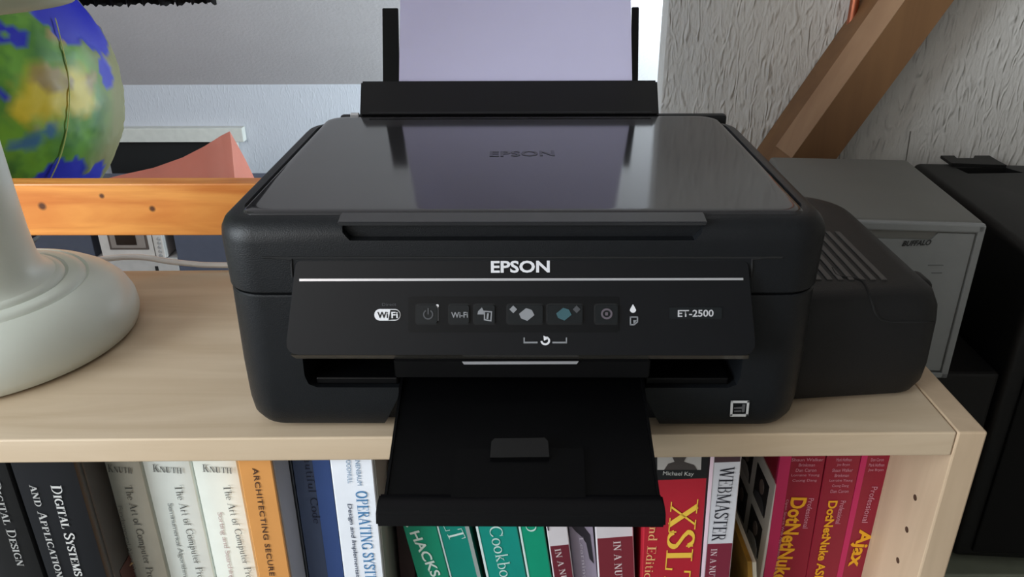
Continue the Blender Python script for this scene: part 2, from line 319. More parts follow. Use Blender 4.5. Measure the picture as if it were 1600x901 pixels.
# ------------------------------------------------------------------ the room
bm = B(); box(bm, (-1.9, -1.5, -T-.05), (1.06, 2.7, -T)); struct('floor', bm, FLOORM)
bm = B(); box(bm, (-1.9, 2.62, -T), (1.06, 2.7, -.173)); struct('wall_back', bm, WALLF)
SL = .86                                                    # rise of the sloping ceiling towards the room
def slope_z(y): return -.173+(2.62-y)*SL
yt = 2.62-(1.34+.173)/SL
bm = B(); prism(bm, [(-1.9, 2.7, -.173), (-1.9, 2.62, -.173), (-1.9, yt, 1.34), (-1.9, yt, 1.42), (-1.9, 2.7, -.1)], (2.96, 0, 0)); struct('ceiling', bm, PLASTER)
bm = B(); box(bm, (-1.9, -1.5, 1.34), (1.06, yt, 1.42)); struct('ceiling_flat', bm, CEIL)
# left wall with a window opening (Y -.85..+.35, z .18..1.18)
def wallyz(bm, x0, x1, ya, yb, za, zb, oy0, oy1, oz0, oz1):
    box(bm, (x0, ya, za), (x1, oy0, zb)); box(bm, (x0, oy1, za), (x1, yb, zb)); box(bm, (x0, oy0, za), (x1, oy1, oz0)); box(bm, (x0, oy0, oz1), (x1, oy1, zb))
bm = B(); wallyz(bm, -1.9, -1.82, -1.5, 2.7, -T, 1.4, -1.1, .10, .04, 1.04); struct('wall_left', bm, CEIL)
bm = B(); wallyz(bm, .98, 1.06, -1.5, 2.7, -T, 1.4, 1.52, 2.28, -.36, .44); struct('wall_right', bm, mat('warm_grey_paint', (128, 122, 114), .85, .02, 3))
bm = B(); box(bm, (-1.9, -1.58, -T), (-1.75, -1.5, 1.4)); box(bm, (-.55, -1.58, -T), (1.06, -1.5, 1.4)); box(bm, (-1.75, -1.58, -T), (-.55, -1.5, .14)); box(bm, (-1.75, -1.58, 1.14), (-.55, -1.5, 1.4)); struct('wall_front', bm, CEIL)
def frame(name, axis, pos, a0, a1, z0, z1):
    bm = B(); t = .04
    for (p0, p1, q0, q1) in ((a0, a0+t, z0, z1), (a1-t, a1, z0, z1), (a0, a1, z0, z0+t), (a0, a1, z1-t, z1), ((a0+a1)/2-t/2, (a0+a1)/2+t/2, z0, z1)):
        if axis == 'X': box(bm, (pos-.02, p0, q0), (pos+.02, p1, q1))
        else: box(bm, (p0, pos-.02, q0), (p1, pos+.02, q1))
    return bm
GLOSSW = mat('white_gloss_paint', (232, 230, 224), .3, .02)
struct('window_1', frame('w', 'X', -1.84, -1.1, .10, .04, 1.04), GLOSSW)
struct('window_2', frame('w', 'X', 1.02, 1.52, 2.28, -.36, .44), GLOSSW)
struct('fill_frame', frame('w', 'Y', -1.54, -1.75, -.55, .14, 1.14), GLOSSW)  # unseen frame added around the camera-side fill
# wallpapered partition standing nearer than the knee wall; its left end is the bright corner
CX = P(1038, 100, 'Y', 1.18).x
PT = 1.18
bm = B(); prism(bm, [(CX, PT, -T), (CX, PT, slope_z(PT)), (CX, PT+.05, slope_z(PT+.05)), (CX, PT+.05, -T)], (.98-CX, 0, 0)); struct('wall_partition', bm, WALLP)
# paper seam at the right: a hairline upright joint in the wallpaper
WP = Plane((0, PT, 0), (0, 1, 0))
bm = B(); a = P(1422, 205, 'Y', PT-.0006); b_ = P(1418, 262, 'Y', PT-.0006); prism(bm, [a, a+Vector((.0016, 0, 0)), b_+Vector((.0016, 0, -.1)), b_+Vector((0, 0, -.1))], (0, .0004, 0)); struct('trim_1', bm, mat('wallpaper_joint', (120, 116, 110), .9))
# ------------------------------------------------------------------ diagonal timber
rb = thing('diagonal_timber_brace', 'brown stained timber brace running diagonally up the embossed white wall', 'beam', P(1240, 250, 'Y', 1.16))
ya, yb = 1.085, 1.12
# outline taken where the faces meet, continued upward out of view
def ext(a, b, k): return a+(b-a)*k
f0 = P(1237, 247, 'Y', ya); f1 = P(1414, 0, 'Y', ya); g0 = P(1372, 248, 'Y', ya); g1 = P(1486, 0, 'Y', ya)
dirb = (f1-f0).normalized(); per = Vector((dirb.z, 0, -dirb.x))
wd = (P(1439, 66, 'Y', ya)-f0).dot(per)*1.04
LT = (1.085-f0.z)/dirb.z
def lin(base, off, y, L0=-.22, L1=None):
    L1 = LT if L1 is None else L1
    a = base+dirb*L0+per*off; b = base+dirb*L1+per*off; a.y = b.y = y; return a, b
bm = B(); q = [lin(f0, 0, ya), lin(f0, wd, ya), lin(f0, wd, 1.178), lin(f0, -.013, 1.178), lin(f0, -.013, 1.125)]
loft(bm, [[a for a, b in q], [b for a, b in q]]); obj('timber_face', bm, BEAMW, rb)
bm = B(); q = [lin(f0, -.0002, ya-.0005, .0), lin(f0, .003, ya+.001, .0), lin(f0, -.0115, 1.128, .0), lin(f0, -.0137, 1.1235, .0)]
loft(bm, [[a for a, b in q], [b for a, b in q]]); obj('chamfer', bm, BEAM_LIT, rb, label='chamfered edge with daylight painted into its paler colour')
t = thing('copper_pipe', 'thin bare copper pipe on the embossed wall behind the timber brace', 'pipe', P(1331, 60, 'Y', 1.165))
a = P(1331, 30, 'Y', 1.168)
bm = B(); tube(bm, [(a.x, 1.168, P(1328, 52, 'Y', 1.168).z), (a.x, 1.168, 1.02)], .0062, 14); obj('pipe_run', bm, mat('copper', (196, 120, 92), .3, .08, metal=1), t, smooth=True)
bm = B(); tube(bm, [(a.x, 1.168, .30), (a.x, 1.168, .318)], .0085, 14); obj('pipe_clip', bm, GLOSSW, t, smooth=True)

# ------------------------------------------------------------------ bookcase
SA = R(1.0)
def Yf(x): return .4543+.01745*x                              # front edge of the bookcase
bc = thing('bookcase', 'birch veneered bookcase that carries the printer and is full of computer books', 'bookcase', (0, .4543, -T), (0, 0, SA))
def bl(bm): bm.transform(Matrix.Translation((0, 0, T))); return bm   # local z given from the top
D = .288; XL, XR = -.50, .3205; TH = .0205
bm = B(); box(bm, (XL+.02, 0, -.0195), (XR-TH-.0006, D, 0), .0012); obj('top_board', bl(bm), BIRCH, bc, local=True)
bm = B(); box(bm, (XR-TH, -.0004, -T), (XR, D, .0002), .0014); sp = obj('side_panel', bl(bm), BIRCHV, bc, local=True)
bm = B(); box(bm, (XL, -.0004, -T), (XL+.02, D, .0002), .0014); obj('side_panel', bl(bm), BIRCHV, bc, local=True)
bm = B(); box(bm, (XL+.02, D-.006, -T), (XR-TH, D-.001, -.0196)); obj('back_panel', bl(bm), BIRCHV, bc, local=True)
for z in (-.31, -.64, -.98):
    bm = B(); box(bm, (XL+.0202, .004, z-.0195), (XR-TH-.0002, D-.0065, z), .0012); obj('shelf', bl(bm), BIRCH, bc, local=True)
pin = mat('drilled_hole_dark', (70, 46, 30), .8)
HP = Plane(Vector((XR-TH-.0001, 0, 0))+Vector((0, .4543+.0052, 0)), (-math.cos(SA), -math.sin(SA), 0))
for (x, y) in ((1430, 777), (1417, 827), (1403, 875)):
    h = HP.hit(x, y); bm = B(); bmesh.ops.create_cone(bm, cap_ends=True, segments=14, radius1=.0024, radius2=.0024, depth=.0006, matrix=Matrix.Translation(h) @ Matrix.Rotation(R(90), 4, 'Y'))
    obj('shelf_pin_hole', bm, pin, bc)

# ------------------------------------------------------------------ books
BZ = -.31
PAGES = mat('book_page_edges', (214, 208, 190), .85, .12, 30, stretch=(60, 1, 1))
def book(label, px0, px1, y, rec, H, col, lean=0, depth=.17, hard=False, cover=None, rough=.4, group=None, zref=None):
    """spine between the two measured edges (at height y of the measurements), leaning, standing on the shelf"""
    Yb = None
    pl = Plane((0, .4543+.004+rec, 0), (math.sin(SA), -math.cos(SA), 0))
    a, b = pl.hit(px0, y), pl.hit(px1, y)
    W = (b-a).length*math.cos(lean)
    base = BZ
    h = (a.z-base)/math.cos(lean)
    # pivot: lower left corner when the top tilts left, else lower left too
    X = Vector((math.cos(SA), math.sin(SA), 0))
    loc = a + X*(math.tan(lean)*(a.z-base)); loc.z = base+.0003
    Rm = Matrix.Rotation(SA, 4, 'Z') @ Matrix.Rotation(-lean, 4, 'Y')
    t = thing('book', label, 'book', loc, tuple(Rm.to_euler()), group)
    m = mat('cover_%d_%d_%d' % col, col, rough, .05, 30)
    c = .0022 if hard else .0006; bm = B(); ov = .003 if hard else 0
    if hard:
        ring = lambda z: [(x, yy, z) for x, yy in [(0, .004), (.0015, .0012)]+[(W*k/6, -.0012*math.sin(math.pi*k/6)+.0006) for k in range(1, 6)]+[(W-.0015, .0012), (W, .004), (W, .007), (W-.0008, .009), (W, .011), (W, depth), (W-c, depth), (W-c, .006), (c, .006), (c, depth), (0, depth), (0, .011), (.0008, .009), (0, .007)]]
    else:
        ring = lambda z: [(x, yy, z) for x, yy in [(0, .0006), (.0006, 0), (W-.0006, 0), (W, .0006), (W, depth), (W-c, depth), (W-c, .001), (c, .001), (c, depth), (0, depth)]]
    loft(bm, [ring(0), ring(H)]); co = obj('cover', bm, m, t, local=True, smooth=hard)
    bm = B(); box(bm, (c+.0001, .0064 if hard else .0011, ov), (W-c-.0001, depth-ov-.0005, H-ov-.0004)); obj('page_block', bm, PAGES, t, local=True)
    t2 = t
    n = (Rm.to_3x3() @ Vector((0, -1, 0)))
    p = Plane(loc+n*.0008 if hard else loc, n)
    return t, p, W
INK = lambda c: mat('ink_%d_%d_%d' % c, c, .5, .02)
def band(t, W, z0, z1, col, x0=0, x1=None, name='spine_band', H=0, y=-.0004):
    bm = B(); x1 = W if x1 is None else x1; box(bm, (x0, y, z0), (x1, .0003, z1)); return obj(name, bm, INK(col), t, local=True, label=None)
def zof(t, p, px, py):
    return (wm(t).inverted() @ p.hit(px, py))
KG = 'uniform pale hardbacks in the left half of the shelf'
# two black hardbacks
t, p, W = book('black hardback at the left end of the shelf, lettered Digital Design', -72, 9, 723, .006, .287, (24, 24, 26), hard=True)
ptext('title_lettering', p, '~Digital Design', (-8, 752), (34, 884), 14, INK((170, 170, 168)), t, roman=1.1)
t, p, W = book('thick black hardback lettered Digital Systems and Applications', 11, 116, 723, .006, .287, (22, 23, 28), hard=True)
ptext('title_lettering', p, '~Digital Systems', (87, 758), (125, 900), 16, INK((206, 206, 204)), t, roman=1.25)
ptext('title_lettering', p, '~and Applications', (52, 757), (98, 910), 13, INK((186, 186, 184)), t, roman=1.1)
# the cover art on its right board: a pale crescent on a dark red patch
bx = wm(t).inverted(); dpt = .17
bm = B(); box(bm, (W-.0001, .016, .03), (W+.0004, .055, .165)); obj('cover_picture', bm, INK((60, 26, 26)), t, local=True)
bm = B()
pts = [Vector((W+.0006, .030+.014*math.sin(R(a)), .135+.022*math.cos(R(a)))) for a in range(0, 150, 12)]
tube(bm, pts, [.0006+.0008*math.sin(math.pi*i/12) for i in range(13)], 6); obj('cover_picture', bm, INK((168, 150, 120)), t, local=True)
# three pale volumes
for i, (a, b, c, lab, s2, e2) in enumerate(((153, 219, (196, 198, 188), 'greyer pale hardback right beside the thick black hardback', (186, 790), (212, 905)),
        (219, 297, (236, 244, 240), 'middle one of the three uniform pale hardbacks', (264, 786), (290, 905)),
        (297, 371, (240, 246, 238), 'pale hardback that touches the orange book', (342, 800), (362, 905)))):
    t, p, W = book(lab, a, b, 723, .041, .266, c, hard=True, group=KG)
    ptext('author_lettering', p, '~Knuth', (a+(15 if i == 0 else 19), 731), (a+(53 if i == 0 else 65), 734), 12, INK((104, 106, 104)), t, roman=.9)
    x = (198, 276, 352)[i]
    ptext('title_lettering', p, 'The Art of Computer Program', (x, 758), (x+44, 930), 14, INK((92, 96, 94)), t, roman=.9)
    ptext('subtitle_lettering', p, ('Fundamental Algorithms', 'Seminumerical Algorithms', 'Sorting and Searching')[i], s2, (e2[0], e2[1]), 9, INK(((140, 142, 138), (136, 144, 144), (188, 168, 166))[i]), t, ls=.9)
# orange
t, p, W = book('orange hardback lettered Architecting Secure Software', 372, 424, 723, .004, .288, (214, 150, 84), hard=False)
ptext('title_lettering', p, 'ARCHITECTING SECURE SOFTWARE', (398, 731), (437, 975), 8, INK((74, 48, 36)), t, bold=.012, ls=1.1)
bm = B(); box(bm, (W, .002, .001), (W+.0012, .169, .2875)); obj('back_cover', bm, INK((150, 146, 146)), t, local=True, label='grey back cover')
# dark thin book, blue book
t, p, W = book('thin black book squeezed beside the blue paperback', 446, 455, 723, .036, .272, (18, 18, 22))
t, p, W = book('slate blue paperback lettered Beautiful Code', 456, 515, 723, .036, .272, (70, 80, 104))
bm = B(); box(bm, (W*.55, -.0004, 0), (W, .0004, .272)); obj('spine_band', bm, INK((62, 88, 146)), t, local=True, label='brighter blue half of the spine')
ptext('title_lettering', p, 'Beautiful Code', (477, 692), (496, 818), 12, INK((30, 34, 54)), t, roman=.9)
t, p, W = book('white hardback with blue lettering Operating Systems', 516, 582, 723, .004, .288, (238, 242, 250))
ptext('title_lettering', p, 'OPERATING SYSTEMS', (564, 767), (582, 928), 18, INK((70, 128, 176)), t, roman=1.2)
ptext('subtitle_lettering', p, 'Design and Implementation', (545, 787), (560, 915), 8, INK((64, 72, 92)), t, bold=.012, shear=.2)
ptext('author_lettering', p, 'TANENBAUM', (557, 708), (562, 758), 7, INK((110, 140, 168)), t)
ptext('author_lettering', p, 'WOODHULL', (543, 710), (547, 755), 7, INK((110, 140, 168)), t)
bm = B(); box(bm, (W, .003, .001), (W+.0012, .169, .2875)); obj('back_cover', bm, INK((176, 174, 168)), t, local=True, label='grey white back cover')
t, p, W = book('dark red and black book half hidden beside the white Operating Systems book', 610, 636, 723, .045, .245, (52, 22, 26))
band(t, W, 0, .12, (18, 16, 20))
# four green ones, leaning
GG = 'green spined computer books leaning under the paper tray'
def leaner(*a, **k): return book(*a, **k)
t, p, W = leaner('green book lettered Hacks, leaning furthest left', 629, 681, 820, .028, .228, (18, 140, 108), R(9.0), group=GG)
ptext('title_lettering', p, '. HACKS', (641, 818), (682, 900), 15, INK((214, 232, 224)), t, bold=.02)
t, p, W = leaner('green book lettered L T with a white edge', 683, 732, 820, .028, .228, (12, 134, 118), R(9.0), group=GG)
ptext('title_lettering', p, 'XSLT', (686, 778), (716, 843), 26, INK((206, 226, 220)), t, roman=.9)
band(t, W, 0, .228, (196, 214, 214), -.0004, .0008); band(t, W, 0, .228, (150, 160, 158), W-.003, W)
t, p, W = leaner('widest green book, lettered Cookbook', 743, 807, 820, .028, .228, (14, 140, 126), R(8.2), group=GG)
ptext('title_lettering', p, 'Cookbook', (773, 822), (797, 925), 20, INK((196, 222, 216)), t, roman=.8)
band(t, W, 0, .228, (216, 230, 230), -.0002, .0016)
t, p, W = leaner('green book between the Cookbook and the first white and maroon book', 810, 849, 820, .028, .228, (8, 146, 112), R(7.8), group=GG)
ptext('title_lettering', p, 'AJ', (829, 800), (838, 830), 18, INK((196, 222, 216)), t, roman=.8) if 'J' in ROM else ptext('title_lettering', p, 'GO', (822, 796), (832, 830), 16, INK((196, 222, 216)), t, roman=.8)
band(t, W, 0, .228, (206, 228, 224), -.0002, .0014)
def nutshell(lab, a, b, yb, rec, lean, wx, wh=True):
    t, p, W = book(lab, a, b, 820, rec, .228, (208, 202, 206), lean, group='white and maroon computer books')
    return t, p, W
t, p, W = nutshell('narrower white and maroon book beside the last green one', 853, 886, 0, .028, R(7.0), 0)
z = zof(t, p, 870, 852).z; band(t, W, 0, z, (104, 32, 46), .001, W-.0008)
ptext('title_lettering', p, 'IN A NUT', (871, 857), (884, 915), 10, INK((206, 190, 190)), t, roman=1.1)
ptext('title_lettering', p, 'XML', (855, 790), (862, 828), 12, INK((60, 44, 56)), t, bold=.01)
t, p, W = book('grey mauve book with a dark animal picture on its spine', 888, 926, 820, .034, .228, (140, 130, 146), R(6.2))
bm = B(); ppoly(bm, p, [(893, 822), (912, 822), (922, 835), (928, 880), (921, 872), (916, 848), (909, 838), (900, 830)], .0003); obj('spine_picture', bm, INK((36, 32, 40)), t)
ptext('title_lettering', p, 'Learning', (907, 838), (914, 905), 8, INK((186, 178, 190)), t, roman=.9)
t, p, W = nutshell('wider white and maroon book with pure white spine top, under the tray corner', 930, 989, 0, .026, R(5.0), 0)
z = zof(t, p, 960, 839).z; band(t, W, 0, z, (116, 36, 48), .001, W-.0008)
ptext('title_lettering', p, 'IN A NUTSH', (964, 845), (968, 925), 12, INK((214, 196, 196)), t, roman=1.1)
# red book with a photograph on its spine
t, p, W = book('red book with large yellow XSLT lettering and a portrait on its spine', 1008, 1104, 752, .018, .280, (176, 34, 50), R(2.3), group=None)
z0 = zof(t, p, 1060, 748).z
band(t, W, z0, .280, (22, 22, 24), name='spine_band')
bm = B(); ppoly(bm, p, [(1027, 713), (1096, 713), (1095, 733), (1027, 733)], .0004, .0003); obj('portrait_print', bm, INK((176, 172, 168)), t, label='pale portrait photograph')
bm = B(); ppoly(bm, p, [(1038, 733), (1044, 724), (1054, 721), (1050, 713), (1072, 713), (1068, 721), (1084, 726), (1089, 733)], .0004, .0008); obj('portrait_print', bm, INK((66, 60, 58)), t)
ptext('author_lettering', p, 'Michael Kay', (1036, 740), (1084, 741), 8, INK((190, 190, 186)), t)
ptext('title_lettering', p, 'XSLT', (1070, 780), (1056, 925), 44, INK((240, 196, 72)), t, roman=1.15)
ptext('subtitle_lettering', p, 'nd Edition', (1022, 823), (1012, 915), 14, INK((232, 178, 120)), t, roman=1.0)
bm = B(); box(bm, (W, .001, .001), (W+.0028, .169, .2795)); obj('back_cover', bm, INK((38, 22, 26)), t, local=True)
# webmaster
t, p, W = book('white and maroon book lettered Webmaster, beside the red book with the portrait', 1110, 1158, 723, .018, .280, (206, 206, 212), R(2.0))
z0 = zof(t, p, 1140, 721).z; z1 = zof(t, p, 1115, 849).z
band(t, W, z0, .280, (70, 48, 54), .0028, W-.001); band(t, W, 0, z1, (120, 36, 56), .0028, W-.0008)
ptext('title_lettering', p, 'WEBMASTER', (1137, 729), (1122, 845), 22, INK((34, 34, 44)), t, roman=.95)
ptext('title_lettering', p, 'IN A NUT', (1116, 857), (1112, 905), 10, INK((214, 190, 194)), t, roman=1.1)
band(t, W, 0, .280, (232, 206, 220), -.0003, .0022)
# gap, then a white paperback whose front cover with portraits faces left
t, p, W = book('shorter white paperback with rows of dark portraits on its front cover', 1212, 1217, 757, .070, 1, (218, 218, 214), 0)
zt = zof(t, p, 1216, 757).z
for ch in list(t.children):
    for v in ch.data.vertices:
        if v.co.z > .5: v.co.z = zt + (v.co.z-1)
for r_ in range(4):
    for k in range(3):
        z = zt-.012-.046*r_; yy = .012+.046*k
        bm = B(); box(bm, (-.0005, yy, z-.034), (.0002, yy+.034, z), .0003); pr = obj('portrait_print', bm, INK((34, 32, 36)), t, local=True)
        bm = B(); bmesh.ops.create_cone(bm, cap_ends=True, segments=16, radius1=.0055, radius2=.0055, depth=.0004, matrix=Matrix.Translation((-.0007, yy+.015, z-.012)) @ Matrix.Rotation(R(90), 4, 'Y') @ Matrix.Diagonal((1.3, 1, 1, 1))); f = obj('face_print', bm, INK((120, 108, 104)), pr, local=True)
        bm = B(); prism(bm, [(-.0006, yy+.002, z-.0335), (-.0006, yy+.031, z-.0335), (-.0006, yy+.029, z-.026), (-.0006, yy+.019, z-.0215), (-.0006, yy+.011, z-.0215), (-.0006, yy+.004, z-.026)], (-.0003, 0, 0)); f = obj('shirt_print', bm, INK(((74, 74, 80), (176, 176, 176), (52, 52, 58))[(r_+k) % 3]), pr, local=True)
# yellow thin booklet lying in the gap
gp = P(1150, 880, 'Y', .56)
t = thing('booklet', 'thin yellow and brown booklet slumped in the gap beside the Webmaster book', 'book', (gp.x+.012, .50, BZ+.0005), (0, R(-9), SA))
bm = B(); box(bm, (0, 0, 0), (.004, .15, .155), .0005); obj('cover', bm, mat('booklet_cover', (150, 112, 40), .5, .5, 25), t, local=True)
bm = B(); box(bm, (.0041, .001, .002), (.0075, .149, .153)); obj('page_block', bm, PAGES, t, local=True)
# three magenta-red books
MG = 'dark red programming books against the side panel'
AUTH = INK((206, 140, 158))
def red(lab, a, b, y, lean, title, tS, tE, th_, proS, proE, prh, ax, rows, hinge=0, sub=None):
    t, p, W = book(lab, a, b, y, .070, .262, (146, 26, 50), lean, group=MG)
    if hinge:
        bm = B(); box(bm, (-.0008, -.0003, 0), (hinge, .003, .2621)); obj('spine_band', bm, INK((196, 40, 96)), t, local=True, label='brighter magenta edge')
    for i, (s, w2) in enumerate(rows):
        yy = 718+i*8.2
        ptext('author_lettering', p, s, (ax-w2/2-i*1.2, yy), (ax+w2/2-i*1.2, yy-.3), 5, AUTH, t)
    ptext('title_lettering', p, title, tS, tE, th_, INK((236, 168, 30)), t, bold=.03)
    ptext('series_lettering', p, 'Professional', proS, proE, prh, AUTH, t)
    if sub: ptext('subtitle_lettering', p, sub[0], sub[1], sub[2], 5, AUTH, t)
    return t, p, W
NM = ['Shaun Walker', 'Brinkman', 'Dan Caron', 'Lorraine Young', 'Cuong Dang', 'Mark Hoffman', 'Joe Bryan']
red('wide dark red book with large yellow lettering and a broad magenta edge', 1219, 1289, 723, R(1.4), 'DotNetNuke 4', (1249, 777), (1214, 925), 24, (1268, 778), (1258, 825), 8, 1262, [(NM[0], 50), (NM[1], 25), (NM[2], 32), (NM[3], 44), (NM[4], 38)], hinge=.0085, sub=('Open Source Web Application Framework', (1230, 780), (1210, 905)))
red('middle dark red book with smaller yellow lettering, between two others', 1291, 1344, 723, R(1.0), 'DotNetNuke ASP.NET', (1302, 782), (1272, 940), 14, (1318, 782), (1309, 818), 8, 1319, [(NM[5], 24), (NM[6], 20), (NM[0], 32), (NM[1], 22), (NM[3], 36), (NM[4], 26), (NM[2], 28)])
red('dark red book lettered Ajax that touches the side panel', 1346, 1390, 723, R(.5), 'Ajax', (1351, 827), (1332, 885), 27, (1367, 760), (1351, 816), 9, 1371, [(NM[2], 20), (NM[5], 24), (NM[6], 24)], hinge=.004)

# ------------------------------------------------------------------ printer
pr = thing('printer', 'black inkjet printer with open paper tray and a side ink tank on the bookcase', 'printer', (0, .6, 0))
HX, Y0, Y1 = .1925, .4585, .727
def pring3(ins, z, r=(.026, .026, .03, .03), dy=0): return [(x, y, z) for x, y in rrect(-HX+ins, HX-ins, Y0+ins+dy, Y1-ins, tuple(max(q-ins*.5, .004) for q in r), 8)]
bm = B(); loft(bm, [pring3(.012, .0015), pring3(.005, .004), pring3(.0018, .010), pring3(.0006, .020), pring3(0, .05), pring3(.0004, .1035), pring3(.0012, .1045)])
lower = obj('lower_body', bm, BLK, pr, smooth=True)
slotL = P(480, 600, 'Y', Y0); slotR = P(1150, 600, 'Y', Y0)
def xz(pts, y0, y1):
    b = B(); prism(b, [(x, y0, z) for x, z in pts], (0, y1-y0, 0)); return b
cut(lower, [xz([(-.145, .078), (-.1455, .045), (-.1435, .0385), (-.138, .036), (.138, .036), (.1435, .0385), (.1455, .045), (.145, .078)], Y0-.02, Y0+.09),
            xz([(-.083, .05), (-.083, .030), (-.102, -.01), (.102, -.01), (.083, .030), (.083, .05)], Y0-.02, Y0+.016)])
# inner floor ledge of the slot
for a_, b_ in ((-.139, -.084), (.084, .139)):
    bm = B(); box(bm, (a_, Y0+.004, .0362), (b_, Y0+.085, .0415), .001); obj('slot_ledge', bm, DARK, pr)
bm = B(); loft(bm, [pring3(.004, .100), pring3(.004, .108)]); obj('body_seam', bm, GROOVE, pr)
bm = B(); loft(bm, [pring3(.0006, .1062), pring3(-.0002, .1072), pring3(-.0008, .14), pring3(-.0002, .1455), pring3(.0022, .1505), pring3(.006, .1537), pring3(.0105, .1552), pring3(.0135, .1554), pring3(.0142, .1540, dy=0), pring3(.0145, .1520)])
upper = obj('scanner_body', bm, BLK, pr, smooth=True)
cut(upper, [xz([(-.1105, .1600), (-.1105, .1475), (-.106, .1425), (.106, .1425), (.1105, .1475), (.1105, .1600)], Y0-.02, Y0+.0065)])
# glossy lid
def lring(ins, z): return [(x, y, z) for x, y in rrect(-HX+.0155+ins, HX-.0155-ins, Y0+.0105+ins*.8, Y1+.004-ins, (.011, .011, .016, .016), 8)]
bm = B(); loft(bm, [lring(0, .1522), lring(0, .1545), lring(.0006, .1556), lring(.0022, .1566), lring(.0045, .1571), lring(.0075, .1572), lring(.0110, .1572), lring(.05, .1572)])
lid = obj('scanner_lid', bm, GLOSS, pr, smooth=True)
bm = B(); prism(bm, [(-.1125, Y0-.0015, .1548), (-.1125, Y0+.0115, .1568), (-.1125, Y0+.0115, .1535), (-.1125, Y0, .1518)], (.225, 0, 0), .0007); obj('lid_handle', bm, mat('grey_satin_lip', (52, 52, 54), .3), pr, smooth=True)
LP = Plane((0, 0, .15725), (0, 0, 1))
ptext('lid_lettering', LP, 'EPSON', (765, 240), (866, 239), 8, mat('blind_lettering', (14, 14, 15), .3), pr, bold=.02, off=.0002)
# hinge strip behind the lid
bm = B(); box(bm, (-.168, Y1+.0045, .140), (.188, Y1+.014, .1570), .003); obj('rear_cover', bm, BLK, pr, smooth=True)
bm = B(); box(bm, (-.158, Y1+.005, .150), (-.150, Y1+.009, .1590), .0006); obj('hinge_pin', bm, SILVER, pr)
# control panel: leans out at the bottom
PA = [Vector(v) for v in ((-.1415, Y0-.0005, .1292), (.1405, Y0-.0005, .1292), (.1476, .4385, .0728), (-.1500, .4385, .0728))]
pn = (PA[1]-PA[0]).cross(PA[3]-PA[0]).normalized()
if pn.y > 0: pn = -pn
PP = Plane(PA[0], pn)
def panel_ring(off, k=0.0, dz=0):
    pts = []
    cs = [PA[0], PA[1], PA[2], PA[3]]; rad = (.004, .004, .009, .009)
    for i in range(4):
        c = cs[i]; a = (cs[i-1]-c).normalized(); b = (cs[(i+1) % 4]-c).normalized(); r = rad[i]; 
        for j in range(5):
            t = j/4; p0 = c+a*r; p1 = c+b*r; pts.append((1-t)**2*p0+2*t*(1-t)*c+t*t*p1)
    ctr = sum(cs, Vector())/4
    out = []
    for p in pts:
        q = ctr+(p-ctr)*(1-k) - pn*off; out.append(q)
    return out
bm = B()
rgs = [panel_ring(0, .0035), panel_ring(.0005, .0008), panel_ring(.0015, 0)]
# the lower lip folds back under the panel
lip = [q.copy() for q in panel_ring(.0015, 0)]
for q in lip: q += Vector((0, .0030, 0)); q.z -= .0003 if q.z < .09 else 0
back = [Vector((q.x*.985, Y0+.010, q.z+.002)) for q in lip]
rgs += [lip, back]; loft(bm, rgs); obj('control_panel', bm, PANEL, pr, smooth=True, angle=28)
bm = B(); prism(bm, [(-.1472, .4392, .0724), (-.1452, .4438, .0668), (-.1440, .4560, .0668), (-.1440, .4560, .0735)], (.2900, 0, 0), .0006); obj('panel_lip', bm, mat('lip_painted_reflection', (56, 54, 50), .2, spec=.9), pr)  # lip colour lightened to stand in for the reflected shelf
seam = [(-.1445, Y0-.0006, .118), (-.1435, Y0-.0006, .1302), (-.1405, Y0-.0006, .1312), (.1395, Y0-.0006, .1312), (.1425, Y0-.0006, .1302), (.1435, Y0-.0006, .118)]
bm = B(); tube(bm, smoothpath(seam, 3), .0009, 6); obj('panel_seam', bm, GROOVE, pr)
bm = B(); ppoly(bm, PP, [(468, 435.2), (1161, 433.8), (1161, 437.4), (468, 439)], .0005, .0001); obj('silver_stripe', bm, SILVER, pr, label='thin silver stripe')
ptext('brand_lettering', PP, 'EPSON', (767, 416.8), (859, 416.2), 19, WHITEINK, pr, bold=.028)
